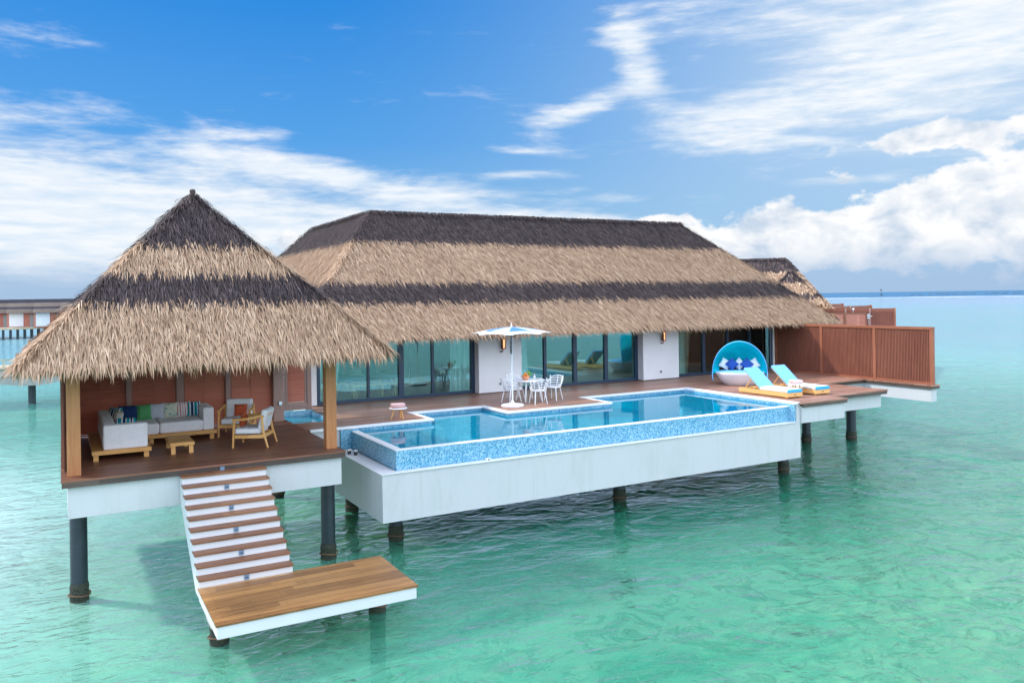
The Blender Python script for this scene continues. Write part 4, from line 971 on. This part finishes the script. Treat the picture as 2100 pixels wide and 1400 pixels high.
MB().lathe([(.04, 2.215), (.02, 2.27), (.01, 2.35), (0, 2.36)], 12).build('finial', 'paint_white', um, smooth=True)
MB().tube([(-.02, -.03, 1.95), (-.07, -.03, 1.75), (-.05, -.03, 1.5), (-.03, -.03, 1.48), (-.02, -.03, 1.7), (-.03, -.03, 1.93)], .012, 6).build('pulley_cord', 'dark_metal', um)
# ================================================================== side tables, towels
def stool(loc, label, h=.28, r=.235):
    t = thing('side_table', label, 'side table', loc, R_(20))
    MB().lathe([(0, h-.02), (r-.01, h-.02), (r, h-.01), (r-.005, h), (0, h)], 28).build('top', 'paint_white', t)
    for a in (30, 150, 270):
        c_, s_ = math.cos(R_(a)), math.sin(R_(a)); MB().tube([(c_*.1, s_*.1, h-.02), (c_*.19, s_*.19, 0)], [.02, .014], 8).build('leg', 'teak', t)
    return t
stool((7.56, 19.55, D), 'small round side table with three legs near the pool corner')
stool((19.46, 17.14, D), 'small round side table between the two sun loungers', .33, .25)
def towels(x, y, z, mat, label, rz):
    t = thing('rolled_towels', label, 'towels', (x, y, z), rz)
    for (oy, oz) in ((-.06, .058), (.062, .058)):
        pts = [(.058*(1-.0*q)*math.cos(a), .058*math.sin(a)) for q, a in [(0, R_(24*k)) for k in range(15)]]
        vs = []; prof = []
        for k in range(50):
            a = R_(k*28); rr = .008+.05*k/49; prof.append((rr*math.cos(a), rr*math.sin(a)))
        mb = MB()
        mb.tube([(-.17, oy, oz), (-.165, oy, oz), (.165, oy, oz), (.17, oy, oz)], [.045, .058, .058, .045], 18)
        for (x0, sgn) in ((-.171, -1), (.171, 1)):
            mb.tube([(x0+sgn*.002, oy+p[0]*.85, oz+p[1]*.85) for p in prof], .0045, 4)
        mb.build('towel', mat, t, smooth=True)
    return t
towels(7.55, 19.55, D+.281, 'towel', 'two dusty pink rolled towels on the side table near the pool corner', R_(-8))
towels(19.46, 17.14, D+.331, 'towel_cream', 'two pale pink rolled towels between the sun loungers', R_(-15))
# ================================================================== loungers
def lounger(loc, rz, label):
    t = thing('sun_lounger', label, 'sun lounger', loc, rz, 'teak sun loungers by the pool')   # origin foot-left corner, length +y
    w_, L = .62, 1.95
    mb = MB(); mb.box(0, .05, 0, L, .03, .15); mb.box(w_-.05, w_, 0, L, .03, .15); mb.box(.05, w_-.05, 0, .04, .03, .15); mb.box(.05, w_-.05, L-.04, L, .03, .15)
    for k in range(9): mb.box(.05, w_-.05, .12+k*.2, .2+k*.2, .11, .135)
    mb.build('frame', 'teak', t, bevel=.004)
    mb = MB()
    for (x, y) in ((.03, .06), (w_-.08, .06), (.03, L-.11), (w_-.08, L-.11)): mb.box(x, x+.05, y, y+.05, 0, .0299)
    mb.build('feet', 'teak', t)
    MB().box(.26, .36, -.003, -.0003, .085, .105).build('handle_slot', 'dark_metal', t)
    MB().box(.015, w_-.015, .0, 1.10, .155, .255).build('mattress', ['seat_white'], t, bevel=.03)
    MB().box(.012, w_-.012, -.012, .04, .15, .250).build('mattress_end', ['sky_fabric_edge'], t, bevel=.02)
    MB().box(.015, w_-.015, 0, .90, 0, .085, T=TR((0, 1.08, .16), rx=39)).build('backrest', 'sky_fabric', t, bevel=.03)
    mb = MB()
    for x in (.06, w_-.08):
        mb.box(x, x+.025, 0, .88, -.03, -.002, T=TR((0, 1.08, .16), rx=39)); mb.tube([(x+.012, 1.48, .46), (x+.012, 1.74, .14)], .016, 6)
    mb.build('back_support', 'teak', t); return t
l1 = lounger((18.50, 16.60, D), 0, 'sun lounger nearest the pool with raised blue back')
dup(l1, (19.76, 16.66, D), 0, 'sun lounger farther from the pool, behind the towel table')
# ================================================================== daybed
db = thing('daybed', 'round white daybed with bright blue canopy hood', 'daybed', (20.15, 20.15, D), R_(45))   # front +x? front = -y local rotated
FR = R_(-135)
db.rotation_euler.z = R_(-43)    # local -y faces the camera
MB().lathe([(0, .0), (.50, .0), (.54, .02), (.66, .17), (.775, .36), (.80, .42), (.79, .44), (.76, .43), (.70, .34), (0, .33)], 48, sy=.92).build('shell', 'resin_white', db, smooth=True)
MB().lathe([(0, .331), (.66, .331), (.74, .36), (.75, .41), (.70, .45), (.5, .47), (0, .48)], 48, sy=.92).build('mattress', 'sky_fabric', db, smooth=True)
mb = MB(); vs = []; fs = []; na, nb = 28, 14
for i in range(na+1):
    for j in range(nb+1):
        a = R_(-4+188*i/na); b = R_(-12+84*j/nb)     # a around arch, b front->back tilt
        r = .90; x = r*math.cos(a)*1.0; y0_ = r*math.sin(a)
        vs.append((x*(math.cos(b*.55)), .02+y0_*math.sin(b)*.95, .42+y0_*math.cos(b)*1.18))
for i in range(na):
    for j in range(nb): q = i*(nb+1)+j; fs.append((q, q+1, q+nb+2, q+nb+1))
mb.add(vs, fs); o = mb.build('canopy', 'canopy_cloth', db, smooth=True); s_ = o.modifiers.new('t', 'SOLIDIFY'); s_.thickness = .006
for b in (-12, 16, 44, 72):
    pts = []
    for i in range(na+1):
        a = R_(-4+188*i/na); bb = R_(b); r = .905; pts.append((r*math.cos(a)*math.cos(bb*.55), .02+r*math.sin(a)*math.sin(bb)*.95, .42+r*math.sin(a)*math.cos(bb)*1.18))
    MB().tube(pts, .014 if b == -12 else .008, 6).build('hoop', 'sky_fabric' if b == -12 else 'sky_fabric_edge', db, smooth=True)
for s in (-1, 1): MB().tube([(s*.905, .0, .42), (s*.895, -.02, .2), (s*.86, -.02, .12)], .02, 6).build('strut', 'sky_fabric', db, smooth=True)
rb = Matrix.Translation(db.location) @ Matrix.Rotation(R_(-43), 4, 'Z')
def dcush(x, y, z, sz, mat, label, tilt=-22, roll=45):
    p = rb @ Vector((x, y, z)); mb = MB().pillow(sz, sz, .13, T=Matrix.Rotation(R_(roll), 4, 'Y'))
    o = mb.build('cushion', mat, None, smooth=True, loc=p); o.rotation_euler = (R_(tilt), 0, R_(-43)); tag(o, label, 'cushion', 'cushions on the round daybed')
dcush(-.47, .22, .68, .34, 'cushion_white', 'leftmost white cushion on the round daybed', roll=30)
dcush(0, .28, .67, .34, 'cushion_white', 'white cushion between the two blue ones on the daybed')
dcush(.47, .22, .68, .34, 'cushion_white', 'rightmost white cushion on the round daybed', roll=60)
dcush(-.25, .02, .69, .34, 'royal', 'left royal blue cushion on the round daybed')
dcush(.24, .02, .69, .34, 'royal', 'right royal blue cushion on the round daybed')
# ================================================================== interiors
F0 = D+.012
s1_ = thing('sofa', 'teal sofa behind the left glass doors', 'sofa', (8.3, 26.2, F0))
for n_, b_ in (('base', (-1.3, 1.3, -.45, .45, .08, .38)), ('backrest', (-1.3, 1.3, .2, .45, .38, .95)), ('arm', (-1.45, -1.3, -.45, .45, 0, .6)), ('arm', (1.3, 1.45, -.45, .45, 0, .6))): MB().box(*b_).build(n_, 'teal_uphol', s1_, bevel=.03)
scatter(8.6, 26.1, F0+.6, .45, .45, 'floral', 'pale patterned cushion on the teal indoor sofa', rx=-10, group=None)
def roundtable(loc, r, h, top, leg, label, n=4):
    t = thing('round_table', label, 'table', loc); MB().lathe([(0, h-.12), (r*.9, h-.12), (r, h-.06), (r*.97, h), (0, h)], 28).build('top', top, t, smooth=True)
    for k in range(n):
        a = R_(20+360*k/n); MB().tube([(r*.6*math.cos(a), r*.6*math.sin(a), h-.12), (r*.85*math.cos(a), r*.85*math.sin(a), 0)], .025, 6).build('leg', leg, t)
    return t
roundtable((7.9, 24.9, F0), .62, .62, 'blue_gloss', 'yellow_wood', 'pale blue round ottoman table behind the left glass doors')
roundtable((9.4, 25.3, F0), .5, .60, 'blue_gloss', 'yellow_wood', 'second pale blue ottoman table, right of the first indoors')
ot = thing('bench', 'long low white bench with pale wood legs behind the left glass doors', 'bench', (8.6, 24.4, F0))
MB().box(-.75, .75, -.2, .2, .36, .42).build('seat', 'yellow_wood', ot)
for x in (-.68, -.2, .25, .68): MB().box(x-.03, x+.03, -.18, .18, 0, .359).build('leg', 'yellow_wood', ot)
rg = MB().box(7.0, 9.9, 23.9, 26.0, F0+.001, F0+.012).build('rug', 'rug'); tag(rg, 'mottled tan rug under the indoor ottoman tables', 'rug')
fl = thing('floor_lamp', 'thin dark floor lamp behind the left glass doors', 'floor lamp', (10.1, 25.0, F0))
MB().tube([(0, 0, 0), (0, 0, 2.1)], .016, 8).build('pole', 'dark_metal', fl); MB().lathe([(0, 0), (.18, 0), (.18, .02), (0, .02)], 20).build('base', 'dark_metal', fl)
dkc = dup(dc, (11.15, 24.5, F0), R_(150), 'dark slatted chair indoors beside the curtain', group='indoor chairs')
for ch in [q for q in bpy.data.objects if q.parent == dkc]: ch.data = ch.data.copy(); ch.data.materials.clear(); ch.data.materials.append(M['plum'])
dtt = roundtable((11.7, 25.2, F0), .4, .68, 'plum', 'plum', 'small dark indoor dining table by the curtain', 3)
for i, (x, y, rz_, lb) in enumerate(((21.0, 25.0, -40, 'yellow armchair indoors next to the white curtain'), (22.0, 25.6, 25, 'yellow armchair indoors seen just left of the daybed hood'))):
    t = thing('yellow_chair', lb, 'armchair', (x, y, F0), R_(rz_), 'yellow indoor armchairs')
    MB().box(-.3, .3, -.3, .3, .32, .44).build('seat', 'yellow_uphol', t, bevel=.03); MB().box(-.3, .3, .24, .34, .44, .92).build('backrest', 'yellow_uphol', t, bevel=.03)
    for (a, b) in ((-.27, -.27), (.27, -.27), (-.27, .27), (.27, .27)): MB().tube([(a*.9, b*.9, .32), (a, b, 0)], .02, 6).build('leg', 'yellow_wood', t)
roundtable((22.6, 25.0, F0), .42, .58, 'blue_gloss', 'yellow_wood', 'pale blue round table indoors left of the daybed hood')
pn = thing('pendant_lamp', 'tall white pendant lamp hanging indoors above the yellow chairs', 'pendant lamp', (22.5, 24.9, 4.0))
MB().box(-.06, .06, -.06, .06, -.45, .3).build('shade', 'lamp_shade', pn); MB().tube([(0, 0, .3), (0, 0, .76)], .006, 5).build('cord', 'dark_metal', pn)
# picture on the indoor wall
pc = thing('picture', 'framed pale picture on the indoor wall above the teal sofa', 'picture', (9.6, 27.59, 3.6))
MB().box(-.4, .4, -.03, 0, -.45, .45).build('frame', 'yellow_wood', pc); MB().box(-.36, .36, -.035, -.0301, -.41, .41).build('print', 'lamp_shade', pc)
